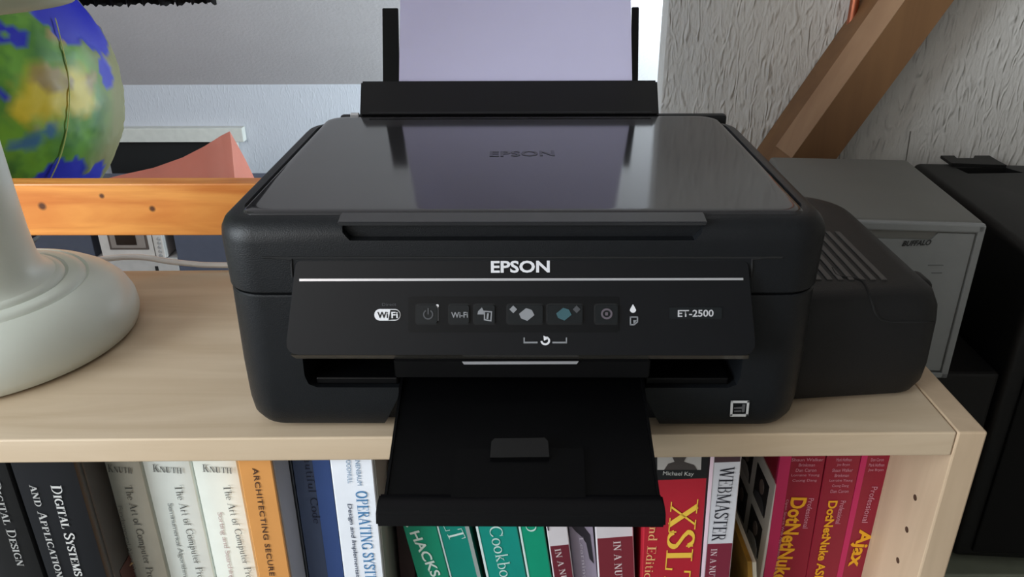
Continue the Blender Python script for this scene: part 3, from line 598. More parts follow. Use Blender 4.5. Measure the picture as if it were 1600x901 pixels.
# button field and buttons
def rrp(x0, y0, x1, y1, r=4): return rrect(x0, x1, y0, y1, r, 4)
bm = B(); ppoly(bm, PP, rrp(638, 463, 967, 519), .0002, .0001); bf = obj('button_field', bm, mat('button_field_black', (9, 10, 12), .4, spec=.2), pr)
BTN = mat('button_grey_black', (19, 22, 24), .4, spec=.25)
for i, (x0, x1) in enumerate(((651, 683), (702, 733), (741, 773), (793, 848), (855, 910), (930, 965))):
    bm = B(); ppoly(bm, PP, rrp(x0-2, 474, x1+2, 507, 5), .0002, .0003); obj('button_well', bm, GROOVE, pr)
    bm = B(); ppoly(bm, PP, rrp(x0, 476, x1, 505, 4), .0010, .0004); b = obj('button', bm, BTN, pr)
    off = .0016
    if i == 0:
        bm = B(); pring(bm, PP, 669, 491, 8, 8, 2, 120, 420, th=.0002, off=off); ppoly(bm, PP, [(668, 481), (670, 481), (670, 491), (668, 491)], .0002, off); obj('power_symbol', bm, DIMINK, b)
    if i == 1: ptext('button_lettering', PP, 'Wi-Fi', (705, 492), (731, 491.5), 9, GREYINK, b, bold=.02, off=off)
    if i == 2:
        bm = B(); ppoly(bm, PP, [(746, 491), (747, 486), (753, 480), (757, 488), (757, 491)], .0002, off)
        for q in ([(756, 485), (769, 486), (768, 502), (756, 500)],):
            a = q; ppoly(bm, PP, [a[0], a[1], (a[1][0]-2, a[1][1]+2), (a[0][0]+2, a[0][1]+2)], .0002, off); ppoly(bm, PP, [a[1], a[2], (a[2][0]-2, a[2][1]-2), (a[1][0]-2, a[1][1]+2)], .0002, off)
            ppoly(bm, PP, [a[2], a[3], (a[3][0]+2, a[3][1]-2), (a[2][0]-2, a[2][1]-2)], .0002, off); ppoly(bm, PP, [a[3], a[0], (a[0][0]+2, a[0][1]+2), (a[3][0]+2, a[3][1]-2)], .0002, off)
        ppoly(bm, PP, [(761, 489), (764, 489), (763, 498), (760, 498)], .0002, off); obj('network_symbol', bm, GREYINK, b)
    if i in (3, 4):
        cx, cy = ((823, 491), (881, 490.5))[i-3]; mt = GREYINK if i == 3 else mat('teal_print', (46, 82, 90), .5)
        bm = B(); ppoly(bm, PP, [(cx-12, cy-1), (cx-1, cy-10), (cx+8, cy-7), (cx+12, cy+1), (cx+1, cy+10), (cx-9, cy+6)], .0002, off); obj('start_symbol', bm, mt, b)
        dx, dy = ((802, 483), (901, 483))[i-3]
        bm = B(); ppoly(bm, PP, [(dx-6, dy), (dx, dy-6), (dx+6, dy), (dx, dy+6)], .0002, off); obj('start_symbol', bm, GREYINK if i == 3 else DIMINK, b)
    if i == 5:
        bm = B(); pring(bm, PP, 948, 490, 9, 8.5, 3, th=.0002, off=off); ppoly(bm, PP, rrp(945.5, 487.5, 950, 492.5, 1), .0002, off); obj('stop_symbol', bm, mat('mauve_print', (88, 80, 88), .5), b)
bm = B(); ppoly(bm, PP, rrp(681.5, 475, 685.5, 480, 1.5), .0005, .0004); obj('status_light', bm, WHITEINK, pr)
bm = B(); ppoly(bm, PP, rrp(683, 480, 685.5, 501, 1), .0004, .0004); obj('status_light_bar', bm, DIMINK, pr)
# Wi-Fi badge: left half white, right half dark with a pale rim
bm = B(); ppoly(bm, PP, rrp(585, 482.5, 626, 500.5, 8.5), .0003, .0001); obj('network_badge', bm, WHITEINK, pr)
bm = B(); ppoly(bm, PP, [(607, 500), (610, 483.8)]+[(617+7.5*math.cos(R(a)), 491.5-7.6*math.sin(R(a))) for a in range(85, -90, -14)]+[(612, 499)], .0003, .0005); obj('network_badge', bm, GROOVE, pr)
ptext('badge_lettering', PP, 'Wi', (589.5, 492), (606, 491.8), 10, GROOVE, pr, bold=.02, off=.0006)
ptext('badge_lettering', PP, 'Fi', (611.5, 492), (621.5, 491.8), 10, WHITEINK, pr, bold=.02, off=.001)
ptext('badge_lettering', PP, 'Direct', (597, 475.5), (619, 475.2), 4.5, DIMINK, pr, off=.0003)
ptext('model_lettering', PP, 'ET-2500', (1059, 489.5), (1115, 489), 11, mat('light_grey_print', (182, 182, 186), .5), pr, bold=.02, off=.0006)
bm = B(); ppoly(bm, PP, rrp(1046, 480, 1128, 498, 2), .0002, .0002); obj('model_plate', bm, mat('model_plate_grey', (24, 27, 29), .4, spec=.2), pr)
bm = B(); ppoly(bm, PP, [(989, 475), (992.5, 481), (994, 484.5), (992, 487.5), (989, 488.5), (986, 487.5), (984, 484.5), (985.5, 481)], .0003, .0002); obj('ink_drop_symbol', bm, WHITEINK, pr)
bm = B()
for q in (((984, 494), (997, 494), (997, 496), (984, 496)), ((984, 494), (986, 494), (986, 508), (984, 508)), ((995, 494), (997, 494), (997, 503), (995, 503)), ((984, 506), (991, 506), (991, 508), (984, 508)), ((990, 506.5), (995.5, 501.5), (997, 503), (991, 508)), ((989.5, 500), (995, 500), (990, 506))): ppoly(bm, PP, q, .0003, .0002)
obj('paper_symbol', bm, GREYINK, pr)
bm = B()
for q in (((818, 527), (820, 527), (820, 535), (818, 535)), ((818, 533.5), (840, 533.5), (840, 536), (818, 536)), ((863, 533.5), (886, 533.5), (886, 536), (863, 536)), ((884, 527), (886, 527), (886, 535), (884, 535))): ppoly(bm, PP, q, .0003, .0002)
obj('copy_bracket_symbol', bm, GREYINK, pr)
bm = B(); pring(bm, PP, 852, 532, 7.5, 7, 3, -175, 75, th=.0003, off=.0002); ppoly(bm, PP, [(849, 524), (858, 528), (850, 532)], .0003, .0002); obj('copy_arrow_symbol', bm, WHITEINK, pr)
# energy badge
FP = Plane((0, Y0-.0002, 0), (0, -1, 0))
bm = B()
for q in ([(1142, 625.5), (1171, 625.5), (1170.5, 629), (1142, 629)], [(1142, 625.5), (1145.5, 625.5), (1144, 650), (1140.5, 650)], [(1140.5, 646.5), (1169, 646.5), (1168.5, 650), (1140.5, 650)], [(1167.5, 625.5), (1171, 625.5), (1168.5, 650), (1165, 650)]): ppoly(bm, FP, q, .0004, 0)
obj('energy_badge', bm, mat('badge_white', (190, 190, 190), .5), pr, label='small white square outline')
bm = B()
for q in ([(1147, 636), (1160, 635), (1160, 638), (1147, 638)], [(1160, 631), (1164.5, 631), (1163, 643), (1159, 643)], [(1147, 641), (1158, 640.5), (1158, 642.5), (1147, 643)]): ppoly(bm, FP, q, .0004, 0)
obj('energy_badge', bm, mat('badge_grey', (84, 84, 86), .5), pr)
# output tray
bm = B(); prism(bm, [(-.082, Y0-.016, .0668), (-.082, Y0+.06, .0668), (-.082, Y0+.06, .0505), (-.082, Y0-.010, .0505), (-.082, Y0-.016, .054)], (.164, 0, 0), .0008); obj('tray_flap', bm, DARK, pr, smooth=True)
SPn = Plane((0, Y0-.0165, 0), (0, -1, 0))
bm = B(); ppoly(bm, SPn, [(722, 564.3), (904, 563.7), (901, 567.8), (725, 568.4)], .0006); obj('silver_edge', bm, SILVER, pr, label='short silver edge on the tray flap')
tz = lambda y: .0195+(y-.3698)*((.0500-.0195)/(.46-.3698))
bm = B(); ya_, yb_ = .366, Y0+.05
prism(bm, [(-.0797, yb_, tz(.475)), (-.0797, .462, tz(.462)), (-.0797, ya_, tz(ya_)), (-.0797, ya_, tz(ya_)-.006), (-.0797, .45, tz(.45)-.007), (-.0797, yb_, tz(.475)-.008)], (.1594, 0, 0), .0012)
tr = obj('output_tray', bm, TRAY, pr, smooth=True)
bm = B(); prism(bm, [(-.0828, .3695, .0205), (-.0828, .3600, .0205), (-.0828, .3545, .0182), (-.0828, .3525, .0105), (-.0828, .3560, .0085), (-.0828, .3695, .0130)], (.1640, 0, 0), .0012); obj('tray_lip', bm, mat('tray_lip_black', (4, 4, 6), .3, spec=.25), tr, smooth=True)
for s in (-1, 1):
    bm = B(); prism(bm, [(s*.0797, .367, tz(.367)+.0014), (s*.0797, .460, tz(.460)+.0014), (s*.0797, .460, tz(.46)-.006), (s*.0797, .367, tz(.367)-.006)], (-s*.0016, 0, 0)); obj('tray_rim', bm, TRAY, tr)
TPp = Plane((0, .3698, .0195), (0, -(.0500-.0195), (.46-.3698)))
bm = B(); ppoly(bm, TPp, [(704, 788), (712, 708), (716, 704), (907, 703), (912, 708), (915, 788)], .0022); obj('tray_extension', bm, TRAY, tr)
bm = B(); ppoly(bm, TPp, [(766, 722), (768, 697), (773, 692), (851, 691), (856, 696), (858, 721)], .0050); obj('extension_grip', bm, mat('tray_grip_black', (7, 7, 8), .22), tr)
# rear paper feeder
FA, FB = Vector((0, .7295, .1578)), Vector((0, .7805, .1800)); fd = (FB-FA).normalized(); fn = Vector((0, -fd.z, fd.y))
def slab(x0, x1, xa, xb, p0, p1, n, th, bev=0):
    """slab from p0 (bottom, x0..x1) to p1 (top, xa..xb), thickness th behind the face"""
    b = B(); prism(b, [(x0, p0.y, p0.z), (x1, p0.y, p0.z), (xb, p1.y, p1.z), (xa, p1.y, p1.z)], n*-th, bev); return b
fc = obj('feeder_cover', slab(-.1486, .1252, -.1550, .1298, FA, FB, fn, .010, .0018), DARK, pr, smooth=True)
bm = B(); box(bm, (-.140, .7283, .1600), (.118, .7310, .1605)); obj('feeder_cover_seam', bm, GROOVE, fc)
bm = B(); box(bm, (-.150, Y1+.015, .10), (.128, .775, .152), .004); box(bm, (-.150, .765, .10), (.128, .800, .167), .004); obj('feeder_housing', bm, BLK, pr)
SA0, SB0 = Vector((0, .785, .1740)), Vector((0, .8424, .2398)); 
sd = (SB0-SA0).normalized(); sn = Vector((0, -sd.z, sd.y))
lo = SA0-sd*.025
obj('support_arm', slab(-.1335, -.1170, -.1397, -.1238, lo, SB0, sn, .003, .0006), DARK, pr)
obj('support_arm', slab(.1040, .1110, .1096, .1168, lo, SB0, sn, .003, .0006), DARK, pr)
pg = thing('paper_sheet', 'blank white A4 paper standing in the rear feeder of the printer', 'paper', lo+sn*.0012)
pb = lo+sd*.004+sn*.0009; pt = SA0+sd*.30+sn*.0009
ex = lambda p: (p-SA0).dot(sd)
x_ = lambda px, z: 0
pxl, pxr = -.1225, .1090
kk = .0
bm = slab(pxl+.004, pxr-.003, pxl-.0055, pxr+.0045, pb, pt, sn, .0007)
PM = mat('white_printer_paper', (226, 222, 244), .8, .01); nb = PM.node_tree.nodes['Principled BSDF']
# thin sheets let light through from behind
nt = PM.node_tree; tl = nt.nodes.new('ShaderNodeBsdfTranslucent'); tl.inputs[0].default_value = srgb((222, 222, 250)); ms = nt.nodes.new('ShaderNodeMixShader'); ms.inputs[0].default_value = .38
nt.links.new(nb.outputs[0], ms.inputs[1]); nt.links.new(tl.outputs[0], ms.inputs[2]); nt.links.new(ms.outputs[0], nt.nodes['Material Output'].inputs[0])
obj('sheet', bm, PM, pg)
# ink tank unit
TX0, TX1, TY0, TY1, TZ = .190, .3005, .4900, .733, .0845
def tring(ins, z, f=0):
    pts = rrect(TX0, TX1-ins, TY0+ins, TY1-ins, (.002, .022, .045, .002), 8)
    # the front face runs back a little towards the outer side
    return [(x, y+(.012*(x-TX0)/(TX1-TX0) if y < .6 else 0)+f*(1 if y < .6 else 0), z) for x, y in pts]
bm = B(); loft(bm, [tring(.010, .001), tring(.004, .004), tring(.001, .012), tring(0, .025), tring(.0005, .060), tring(.0015, .070), tring(.005, .079), tring(.010, .0828), tring(.018, .0845)])
tk = obj('ink_tank', bm, BLK2, pr, smooth=True)
bm = B()
top = Plane((0, 0, TZ-.0002), (0, 0, 1)); frp = Plane((TX0, TY0+.0, 0), (.108, -1, 0))
from mathutils.bvhtree import BVHTree
bt = BVHTree.FromPolygons([v.co + Vector((0, .6, 0)) for v in tk.data.vertices], [tuple(p_.vertices) for p_ in tk.data.polygons])
sm_ = []
for q in smoothpath([(x, y, 0) for x, y in ((1300, 419), (1306, 429), (1316, 433), (1340, 436), (1352, 446), (1362, 470), (1370, 492), (1385, 502), (1420, 503), (1464, 503))], 5):
    h = bt.ray_cast(CAM, rayd(q.x, q.y).normalized())[0]
    if h is not None: sm_.append(h)
tube(bm, sm_, .0011, 6); obj('tank_lid_seam', bm, GROOVE, tk)
RIB = mat('ribbed_grey_black', (66, 64, 63), .45)
for k in range(9):
    xx = .196+k*.0078
    bm = B(); ye = .628-.0*k; box(bm, (xx, .526, TZ-.0006), (xx+.0042, .622, TZ+.0009), .0005); obj('rib', bm, RIB, tk)
bm = B(); box(bm, (TX1-.012, .535, .050), (TX1+.0028, .560, .0790), .006, seg=4); obj('tank_latch', bm, BLK2, tk, smooth=True)

# ------------------------------------------------------------------ desk behind, network storage box, tower
BLKM = mat('black_painted_steel', (9, 9, 9), .5, .05, 40, bump=.2, bscale=900, spec=.35)
dk = thing('desk', 'grey green desk standing behind the bookcase under the black tower', 'desk', (.655, .96, -T))
bm = B(); box(bm, (.335, .7485, -.437), (.975, 1.175, -.415), .002); obj('desk_top', bm, mat('grey_green_laminate', (120, 126, 112), .5), dk)
for x in (.36, .95):
    for y in (.775, 1.13):
        bm = B(); box(bm, (x-.02, y-.02, -T), (x+.02, y+.02, -.437)); obj('leg', bm, BLKM, dk)
ub = thing('black_device', 'matt black box under the silver grey network storage unit', 'box', (.46, .88, -.415))
bm = B(); box(bm, (.338, .772, -.411), (.533, 1.07, -.1415), .004); obj('case', bm, BLKM, ub)
for x in (.36, .515):
    for y in (.80, 1.05):
        bm = B(); box(bm, (x-.01, y-.01, -.415), (x+.01, y+.01, -.4108)); obj('foot', bm, DARK, ub)
SVM = mat('silver_grey_paint', (138, 141, 142), .42, .03, 60, bump=.1, bscale=900)
SVT = mat('silver_grey_top', (112, 112, 108), .55, .05, 12, bump=.15, bscale=900)
nr = R(-5); NW, ND, NH = .171, .232, .181
fr = P(1543, 350, 'Y', .76)
c5, s5 = math.cos(nr), math.sin(nr)
nloc = Vector((fr.x-NW*c5, .76-NW*s5, -.1405))
ns = thing('network_storage', 'silver grey box standing behind the ink tank of the black printer', 'storage', nloc, (0, 0, nr))
bm = B(); box(bm, (0, .004, .004), (NW, ND, NH), .005, seg=3); obj('case', bm, SVT, ns, local=True, smooth=True)
bm = B()
# front bezel frame with a recessed door
dz = NH-.004
box(bm, (0, 0, 0), (.005, .006, NH-.003), .001); box(bm, (NW-.007, 0, 0), (NW, .006, NH-.003), .001); box(bm, (0, 0, NH-.011), (NW, .008, NH-.0015), .002); box(bm, (0, 0, 0), (NW, .006, .006), .001)
obj('front_frame', bm, SVM, ns, local=True)
bm = B(); prism(bm, [(.006, .0022, .008), (NW-.0085, .0022, .008), (NW-.0085, .0022, NH-.0125), (NW-.044, .0022, NH-.0125), (NW-.050, .0022, NH-.0205), (.006, .0022, NH-.0205)], (0, .003, 0)); dr = obj('door', bm, SVM, ns, local=True)
bm = B(); box(bm, (.004, .0052, .005), (NW-.005, .0062, NH-.008)); obj('door_gap', bm, GROOVE, ns, local=True)
nfn = Matrix.Rotation(nr, 3, 'Z') @ Vector((0, -1, 0)); NP = Plane(nloc-nfn*.0020, nfn)
ptext('brand_lettering', NP, 'BUFFALO', (1411, 380.5), (1455, 378.5), 8.5, mat('dark_grey_print', (44, 46, 48), .5), dr, bold=.04, shear=.35)
bm = B(); ppoly(bm, NP, rrp(1450, 413.5, 1474, 415, .5), .0002, .0001); ppoly(bm, NP, rrp(1455, 425.5, 1472, 427, .5), .0002, .0001); obj('status_marks', bm, mat('faint_grey_print', (104, 107, 108), .5), dr)
for x in (.02, .15):
    for y in (.03, .2):
        bm = B(); box(bm, (x-.008, y-.008, -.001), (x+.008, y+.008, .004)); obj('foot', bm, DARK, ns, local=True)
tr_ = R(-4)
a = P(1425, 253, 'Y', 1.13); tz0 = -.4148; TW, TD = .19, .36; TT = a.z
tl_ = Vector((a.x-math.sin(-tr_)*0, 1.13, 0)); 
tloc = Vector((a.x, 1.13, tz0)) - Matrix.Rotation(tr_, 3, 'Z') @ Vector((0, TD, 0))
tw = thing('computer_tower', 'black computer tower with a recessed carry handle in its top', 'computer', tloc, (0, 0, tr_))
H_ = TT-tz0
bm = B(); box(bm, (0, 0, .006), (TW, TD, H_), .010, seg=4); cs = obj('case', bm, BLKM, tw, local=True, smooth=True)
TPl = Plane((0, 0, TT), (0, 0, 1))
def q2(x, y): return TPl.hit(x, y)
cb = B(); prism(cb, [q2(1493, 262)+Vector((0, 0, -.02)), q2(1572, 262)+Vector((0, 0, -.02)), q2(1600, 270)+Vector((0, 0, -.02)), q2(1512, 271)+Vector((0, 0, -.02))], (0, 0, .05)); cut(cs, [cb])
bm = B(); prism(bm, [q2(1469, 247), q2(1490, 247), q2(1494, 251), q2(1520, 251), q2(1522, 247), q2(1545, 247), q2(1560, 256), q2(1572, 262), q2(1486, 259)], (0, 0, .004)); obj('handle', bm, BLKM, tw)
for x in (.03, .16):
    for y in (.04, .32):
        bm = B(); box(bm, (x-.012, y-.012, 0), (x+.012, y+.012, .007)); obj('foot', bm, DARK, tw, local=True)
bm = B(); box(bm, (.02, -.004, .02), (TW-.02, .002, H_-.03), .002); obj('front_panel', bm, DARK, tw, local=True)

# ------------------------------------------------------------------ pine rail
x0 = P(45, 290, 'Y', .8)
rail = thing('pine_rail', 'varnished orange pine board running level behind the white lamp', 'rail', (-.74, .812, -T), (0, 0, 0))
bm = B(); box(bm, (-.90, .800, .0125), (.10, .822, .0705), .0015); bm.transform(Matrix.Translation((0, 0, 0)))
o = obj('board', bm, PINE, rail)
for x in (-.86, .04):
    bm = B(); box(bm, (x-.02, .8225, -T), (x+.02, .85, .060), .002); obj('post', bm, BEAMW, rail)

# ------------------------------------------------------------------ globe
GC, GR = Vector((-.7286, 1.036, .1184)), .192
gl = thing('globe', 'large relief globe with deep blue seas and green land behind the lamp', 'globe', (GC.x, GC.y, -.42))
def ghit(x, y):
    d = rayd(x, y).normalized(); oc = CAM-GC; b = oc.dot(d); c = oc.dot(oc)-GR*GR; q = max(b*b-c, 0); return (CAM+d*(-b-math.sqrt(q))-GC).normalized()
bm = B(); bmesh.ops.create_icosphere(bm, subdivisions=6, radius=1)
vcol = {}
blue, teal = srgb((16, 22, 150)), srgb((44, 88, 120))
g1, g2, yl, br, ol = srgb((88, 134, 30)), srgb((44, 92, 28)), srgb((178, 156, 26)), srgb((132, 110, 62)), srgb((112, 108, 66))
BL = [(ghit(128, 20), .30), (ghit(100, 8), .17), (ghit(155, 60), .14), (ghit(165, 110), .10), (ghit(104, 45), .12), (ghit(62, 10), .12), (ghit(12, 55), .085), (ghit(100, 278), .17), (ghit(140, 285), .16), (ghit(60, 290), .10), (ghit(3, 148), .035)]
ISL = [(ghit(8, 57), .018)]
YE = [(ghit(70, 150), .22), (ghit(118, 140), .20), (ghit(40, 165), .12)]
BR = [(ghit(78, 125), .10), (ghit(62, 118), .06), (ghit(85, 60), .08), (ghit(140, 130), .09), (ghit(95, 135), .06)]
TE = [(ghit(50, 218), .09), (ghit(30, 225), .06), (ghit(78, 205), .05)]
def mixc(a, b, t): t = max(0, min(1, t)); return tuple(a[i]*(1-t)+b[i]*t for i in range(4))
cols = []
for v in bm.verts:
    n = v.co.normalized(); nz = noise.fractal(n*4.2, 1, 2.1, 5); nf = noise.fractal(n*22, 1, 2, 4); hgt = 0
    w_ = n+Vector((noise.noise(n*7+Vector((3, 0, 0))), noise.noise(n*7+Vector((0, 9, 0))), noise.noise(n*7+Vector((0, 0, 5)))))*.055
    far = n.dot(BL[0][0]) < -.1 or (n-ghit(40, 150)).length > 1.05
    c = mixc(g1, g2, .5+nz*.9+.4*nf)
    y = max(1-(w_-q).length/r for q, r in YE); c = mixc(c, yl, y*2.0+nf*.3)
    y = max(1-(w_-q).length/r for q, r in BR); c = mixc(c, br, y*2.4+nf*.8)
    if y > 0: hgt = y*.4
    e = (n-ghit(30, 160)).length
    c = mixc(c, ol, (e-.52)*4)
    y = max(1-(w_-q).length/r for q, r in TE); c = mixc(c, teal, y*2.2)
    s = max(1-(w_-q).length/r for q, r in BL)
    if far: s = max(s, .12-nz*.8)
    if max(1-(n-q).length/r for q, r in ISL) > 0: s = -1
    sea = s > 0
    if sea: c = mixc(blue, srgb((28, 60, 150)), .5-s*4); 
    cols.append(c)
    v.co = n*(GR+(0 if sea else .0012+.0022*max(0, nf)+.0030*hgt+.0014*nz))
bm.transform(Matrix.Translation(GC-Vector(gl.location)+Vector((0, 0, T))))
bm.verts.ensure_lookup_table()
GM = mat('globe_relief_plastic', (80, 120, 40), .5, .0)
o = obj('sphere', bm, GM, gl, smooth=True, local=True, angle=180)
ca = o.data.color_attributes.new('map', 'FLOAT_COLOR', 'POINT')
for i, c in enumerate(cols): ca.data[i].color = (*c[:3], 1)
nt = GM.node_tree; at = nt.nodes.new('ShaderNodeVertexColor'); at.layer_name = 'map'; nt.links.new(at.outputs[0], nt.nodes['Principled BSDF'].inputs['Base Color'])
GM.node_tree.nodes['Principled BSDF'].inputs['Coat Weight'].default_value = .0
# moulded seam line
sp_ = [ghit(*q) for q in ((84, 30), (94, 70), (103, 110), (106, 150), (103, 195), (93, 240), (78, 275), (66, 300))]
pts = [GC+q.normalized()*(GR+.0028) for q in smoothpath(sp_, 8)]
bm = B(); tube(bm, pts, .0007, 6); obj('seam_line', bm, mat('pale_seam', (150, 156, 90), .4), gl, smooth=True)
STN = mat('dark_stand', (40, 36, 34), .4)
bm = B(); lathe(bm, [(.11, -.42), (.11, -.41), (.03, -.395), (.014, -.37), (.014, -.12), (.05, -.085), (.05, -.08)], (GC.x, GC.y, 0), 40); obj('stand', bm, STN, gl, smooth=True)
st = thing('side_table', 'dark side table that carries the globe', 'table', (GC.x, GC.y, -T))
bm = B(); box(bm, (GC.x-.14, GC.y-.14, -.445), (GC.x+.12, GC.y+.14, -.42), .003); obj('table_top', bm, STN, st)
for sx in (-.12, .10):
    for sy in (-.12, .12):
        bm = B(); box(bm, (GC.x+sx-.012, GC.y+sy-.012, -T), (GC.x+sx+.012, GC.y+sy+.012, -.445)); obj('leg', bm, STN, st)

# ------------------------------------------------------------------ lamp
LC = (-.4522, .5942, 0)
lamp = thing('table_lamp', 'cream white table lamp with a flared round foot at the left end of the bookcase', 'lamp', LC)
LM = mat('cream_white_plastic', (214, 218, 208), .34, .02, 20, sub=.1)
bm = B(); lathe(bm, [(.112, .0002), (.1172, .003), (.1190, .010), (.1180, .019), (.1140, .028), (.1065, .0362), (.0975, .0420), (.0890, .0455), (.0855, .0466), (.0845, .0452), (.0830, .0452), (.0820, .0474), (.0760, .0492), (.0700, .0500), (.0690, .0484), (.0675, .0484), (.0665, .0508), (.061, .0530)], LC, 96); obj('foot', bm, LM, lamp, smooth=True, angle=60)
bm = B(); lathe(bm, [(.0615, .0525), (.0565, .0555), (.0530, .061), (.0505, .068), (.0485, .09), (.0470, .13), (.0455, .19), (.0440, .27), (.044, .30)], LC, 64); obj('stem', bm, LM, lamp, smooth=True, angle=60)
SM = mat('pale_shade_plastic', (205, 210, 184), .4, .02, 20, sub=.15)
bm = B(); lathe(bm, [(.060, .2665), (.108, .2645), (.1210, .2660), (.1265, .2720), (.1285, .282), (.131, .34), (.128, .42), (.10, .47), (.05, .49), (.01, .495)], LC, 64); obj('lamp_shade', bm, SM, lamp, smooth=True, angle=60)
CORD = mat('milky_cord', (206, 200, 196), .3)
cp = [(-.402, .712, .0042), P(150, 409, 'Y', .724), P(185, 402, 'Y', .728), P(225, 402, 'Y', .732), P(262, 408, 'Y', .734), P(300, 412, 'Y', .735), P(340, 414, 'Y', .736), (-.20, .742, .003)]
cp = [Vector(c) for c in cp]
bm = B(); tube(bm, smoothpath(cp, 8), .0029, 10); cdn = obj('power_cord', bm, CORD, None, smooth=True)
tag(cdn, 'milky white power cord trailing from the lamp foot along the back edge of the bookcase', 'cord')

# ------------------------------------------------------------------ knee wall hatch, pink sheet, cabinet, oven
hf = 2.6
def hp(x, y, Y=2.6): return P(x, y, 'Y', Y)
ht = thing('wall_hatch', 'white framed hatch with a black opening in the low wall behind the pine rail', 'hatch', (hp(270, 285).x, 2.61, hp(270, 300).z))
WHM = mat('white_hatch_frame', (206, 204, 196), .45)
def rectpx(bm, x0, y0, x1, y1, Ya, th): 
    a = hp(x0, y0, Ya); b = hp(x1, y1, Ya); box(bm, (min(a.x, b.x), Ya, min(a.z, b.z)), (max(a.x, b.x), Ya+th, max(a.z, b.z)), .002)
bm = B(); rectpx(bm, 108, 201, 381, 222, 2.588, .032); obj('frame_top', bm, WHM, ht)
bm = B(); rectpx(bm, 345, 222, 384, 330, 2.588, .032); obj('frame_side', bm, WHM, ht)
bm = B(); rectpx(bm, 108, 222, 164, 330, 2.588, .032); obj('frame_side', bm, WHM, ht)
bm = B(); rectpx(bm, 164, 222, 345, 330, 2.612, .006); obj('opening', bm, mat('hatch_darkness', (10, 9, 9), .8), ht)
# cabinet low behind the rail, with the white oven let into it
cab = thing('low_cabinet', 'dark slate cabinet seen under the pine rail', 'cabinet', (-.95, 2.1, -T))
SLT = mat('slate_laminate', (72, 76, 92), .5)
ca0 = P(60, 369, 'Y', 1.9).x; cb0 = P(150, 380, 'Y', 1.9).x; cc0 = P(268, 380, 'Y', 1.9).x; cd0 = P(520, 380, 'Y', 1.9).x
ctop = P(200, 352, 'Y', 1.9).z; cby = P(200, 403, 'Y', 1.9).z; cz2 = P(200, 450, 'Y', 1.9).z
bm = B(); box(bm, (ca0-.3, 1.905, -T), (cb0-.012, 2.3, ctop), .002); obj('carcass', bm, SLT, cab)
bm = B(); box(bm, (cc0+.006, 1.905, -T), (cd0, 2.3, ctop), .002); obj('carcass', bm, SLT, cab)
bm = B(); box(bm, (ca0-.3, 1.905, ctop), (cd0, 2.3, ctop+.016), .002); obj('cabinet_top', bm, SLT, cab)
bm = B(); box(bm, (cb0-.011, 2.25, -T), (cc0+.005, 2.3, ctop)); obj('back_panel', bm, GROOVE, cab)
bm = B(); box(bm, (cb0-.0115, 1.9, -T), (cc0+.0055, 2.249, cby)); dwr = obj('drawer_front', bm, mat('grey_white_laminate', (176, 172, 170), .5), cab, label='grey white drawer front')
bm = B(); a = P(244, 416, 'Y', 1.898); box(bm, (a.x-.004, 1.8985, a.z-.03), (a.x+.004, 1.8998, a.z)); obj('drawer_slot', bm, GROOVE, dwr)
ov = thing('small_oven', 'small white oven with a brown window and knobs, under the pine rail', 'oven', (P(205, 400, 'Y', 1.9).x, 1.98, cby))
OW = mat('off_white_enamel', (196, 190, 186), .4)
e = lambda x, y, Y=1.895: P(x, y, 'Y', Y)
x0_, x1_ = e(157, 385).x, e(257, 385).x; z0_ = cby+.001; z1_ = ctop-.004
bm = B(); box(bm, (x0_, 1.90, z0_), (x1_, 2.20, z1_), .003); obj('case', bm, OW, ov)
xs = e(241, 385).x
bm = B(); box(bm, (x0_+.001, 1.893, z0_+.002), (xs-.001, 1.8995, z1_-.002), .0015); od = obj('door', bm, OW, ov)
bm = B(); a, b = e(163, 345), e(234, 389); box(bm, (a.x, 1.8905, b.z), (b.x, 1.8928, z1_-.008), .001); w1 = obj('window', bm, mat('brown_grey_trim', (84, 72, 66), .4), od)
bm = B(); a, b = e(167, 345), e(230, 386); box(bm, (a.x, 1.8885, b.z), (b.x, 1.8908, z1_-.012), .001); obj('window_trim', bm, mat('grey_trim', (134, 124, 118), .4), od)
bm = B(); a, b = e(176, 345), e(216, 381); box(bm, (a.x, 1.8865, b.z), (b.x, 1.8888, z1_-.016), .001); obj('window_glass', bm, mat('brown_glass', (40, 28, 22), .1), od)
bm = B(); box(bm, (xs+.001, 1.893, z0_+.002), (x1_-.001, 1.8995, z1_-.002), .0015); cpn = obj('control_column', bm, OW, ov)
for k in range(5):
    a = e(248+k*.9, 372+k*6.5); bm = B(); bmesh.ops.create_cone(bm, cap_ends=True, segments=14, radius1=.0042, radius2=.0036, depth=.005, matrix=Matrix.Translation((a.x, 1.8905, a.z)) @ Matrix.Rotation(R(90), 4, 'X')); obj('knob', bm, mat('knob_grey', (150, 146, 144), .4), cpn)
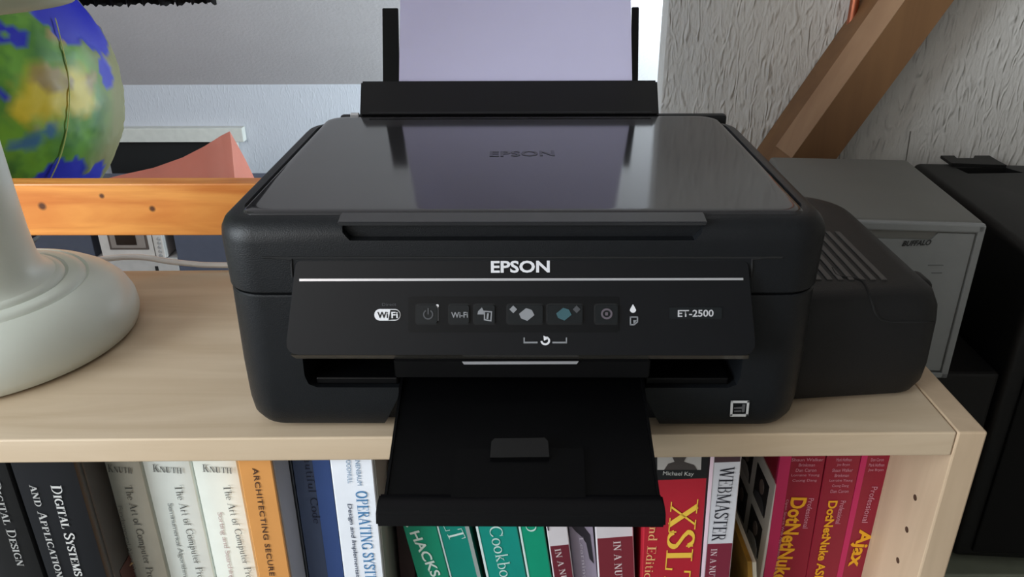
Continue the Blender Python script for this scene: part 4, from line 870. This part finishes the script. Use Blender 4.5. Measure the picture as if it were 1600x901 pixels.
# the salmon sheet: curled card standing on the cabinet
def sheet():
    b = B(); Yc = 2.06; top = [(150, 283), (190, 273), (240, 262), (285, 246), (320, 228), (345, 212), (359, 205), (372, 228), (384, 250), (396, 275), (404, 292)]
    V = []
    base = ctop+.0165
    for i, (x, y) in enumerate(top):
        yy = Yc+.10*math.sin(math.pi*i/10)*(-1)+(.0)
        p = P(x, y, 'Y', yy); n = 8
        V.append([b.verts.new((p.x, yy-.03*math.sin(math.pi*k/n)*(1-k/n), base+(max(p.z, base+.002)-base)*k/n)) for k in range(n+1)])
    for A, C in zip(V, V[1:]):
        for k in range(len(A)-1): b.faces.new((A[k], A[k+1], C[k+1], C[k]))
    return b
bm = sheet()
bmesh.ops.solidify(bm, geom=list(bm.faces), thickness=.003)
sh = obj('curled_card', bm, mat('salmon_card', (224, 144, 124), .6, .04, 8), None, smooth=True)
tag(sh, 'curled salmon pink card in front of the white framed hatch', 'card')

# ------------------------------------------------------------------ dark fringed cloth hanging above
hx0, hx1 = P(85, 8, 'Y', 1.3).x, P(338, 5, 'Y', 1.3).x
cl = thing('hanging_cloth', 'black ragged edged cloth hanging at the top above the globe', 'cloth', ((hx0+hx1)/2, 1.3, .48))
bm = B(); n = 150; V = []
for i in range(n+1):
    x = hx0+(hx1-hx0)*i/n; yb2 = 10-4*(i/n)+1.3*math.sin(i*.55)+1.6*noise.noise(Vector((i*.21, 0, 0)))*2+1.5*math.sin(i*1.7)
    zb = P(200, yb2, 'Y', 1.3).z
    row = []
    for k in range(9):
        q = k/8; row.append(bm.verts.new((x, 1.3+.010*math.sin(i*.42+q)+.006*noise.noise(Vector((i*.3, k*.7, 2))), zb+(.48-zb)*q)))
    V.append(row)
for A, C in zip(V, V[1:]):
    for k in range(8): bm.faces.new((A[k], C[k], C[k+1], A[k+1]))
bmesh.ops.solidify(bm, geom=list(bm.faces), thickness=.004)
obj('cloth_fall', bm, mat('black_wool', (24, 18, 18), .95, .5, 60, bump=.8, bscale=250), cl, smooth=True)
bm = B(); tube(bm, [(hx0-.03, 1.3, .49), (hx1+.03, 1.3, .49)], .009, 12); obj('rod', bm, STN, cl, smooth=True)
for x in (hx0, hx1):
    bm = B(); tube(bm, [(x, 1.3, .49), (x, 1.3, slope_z(1.3))], .0015, 6); obj('cord', bm, STN, cl)
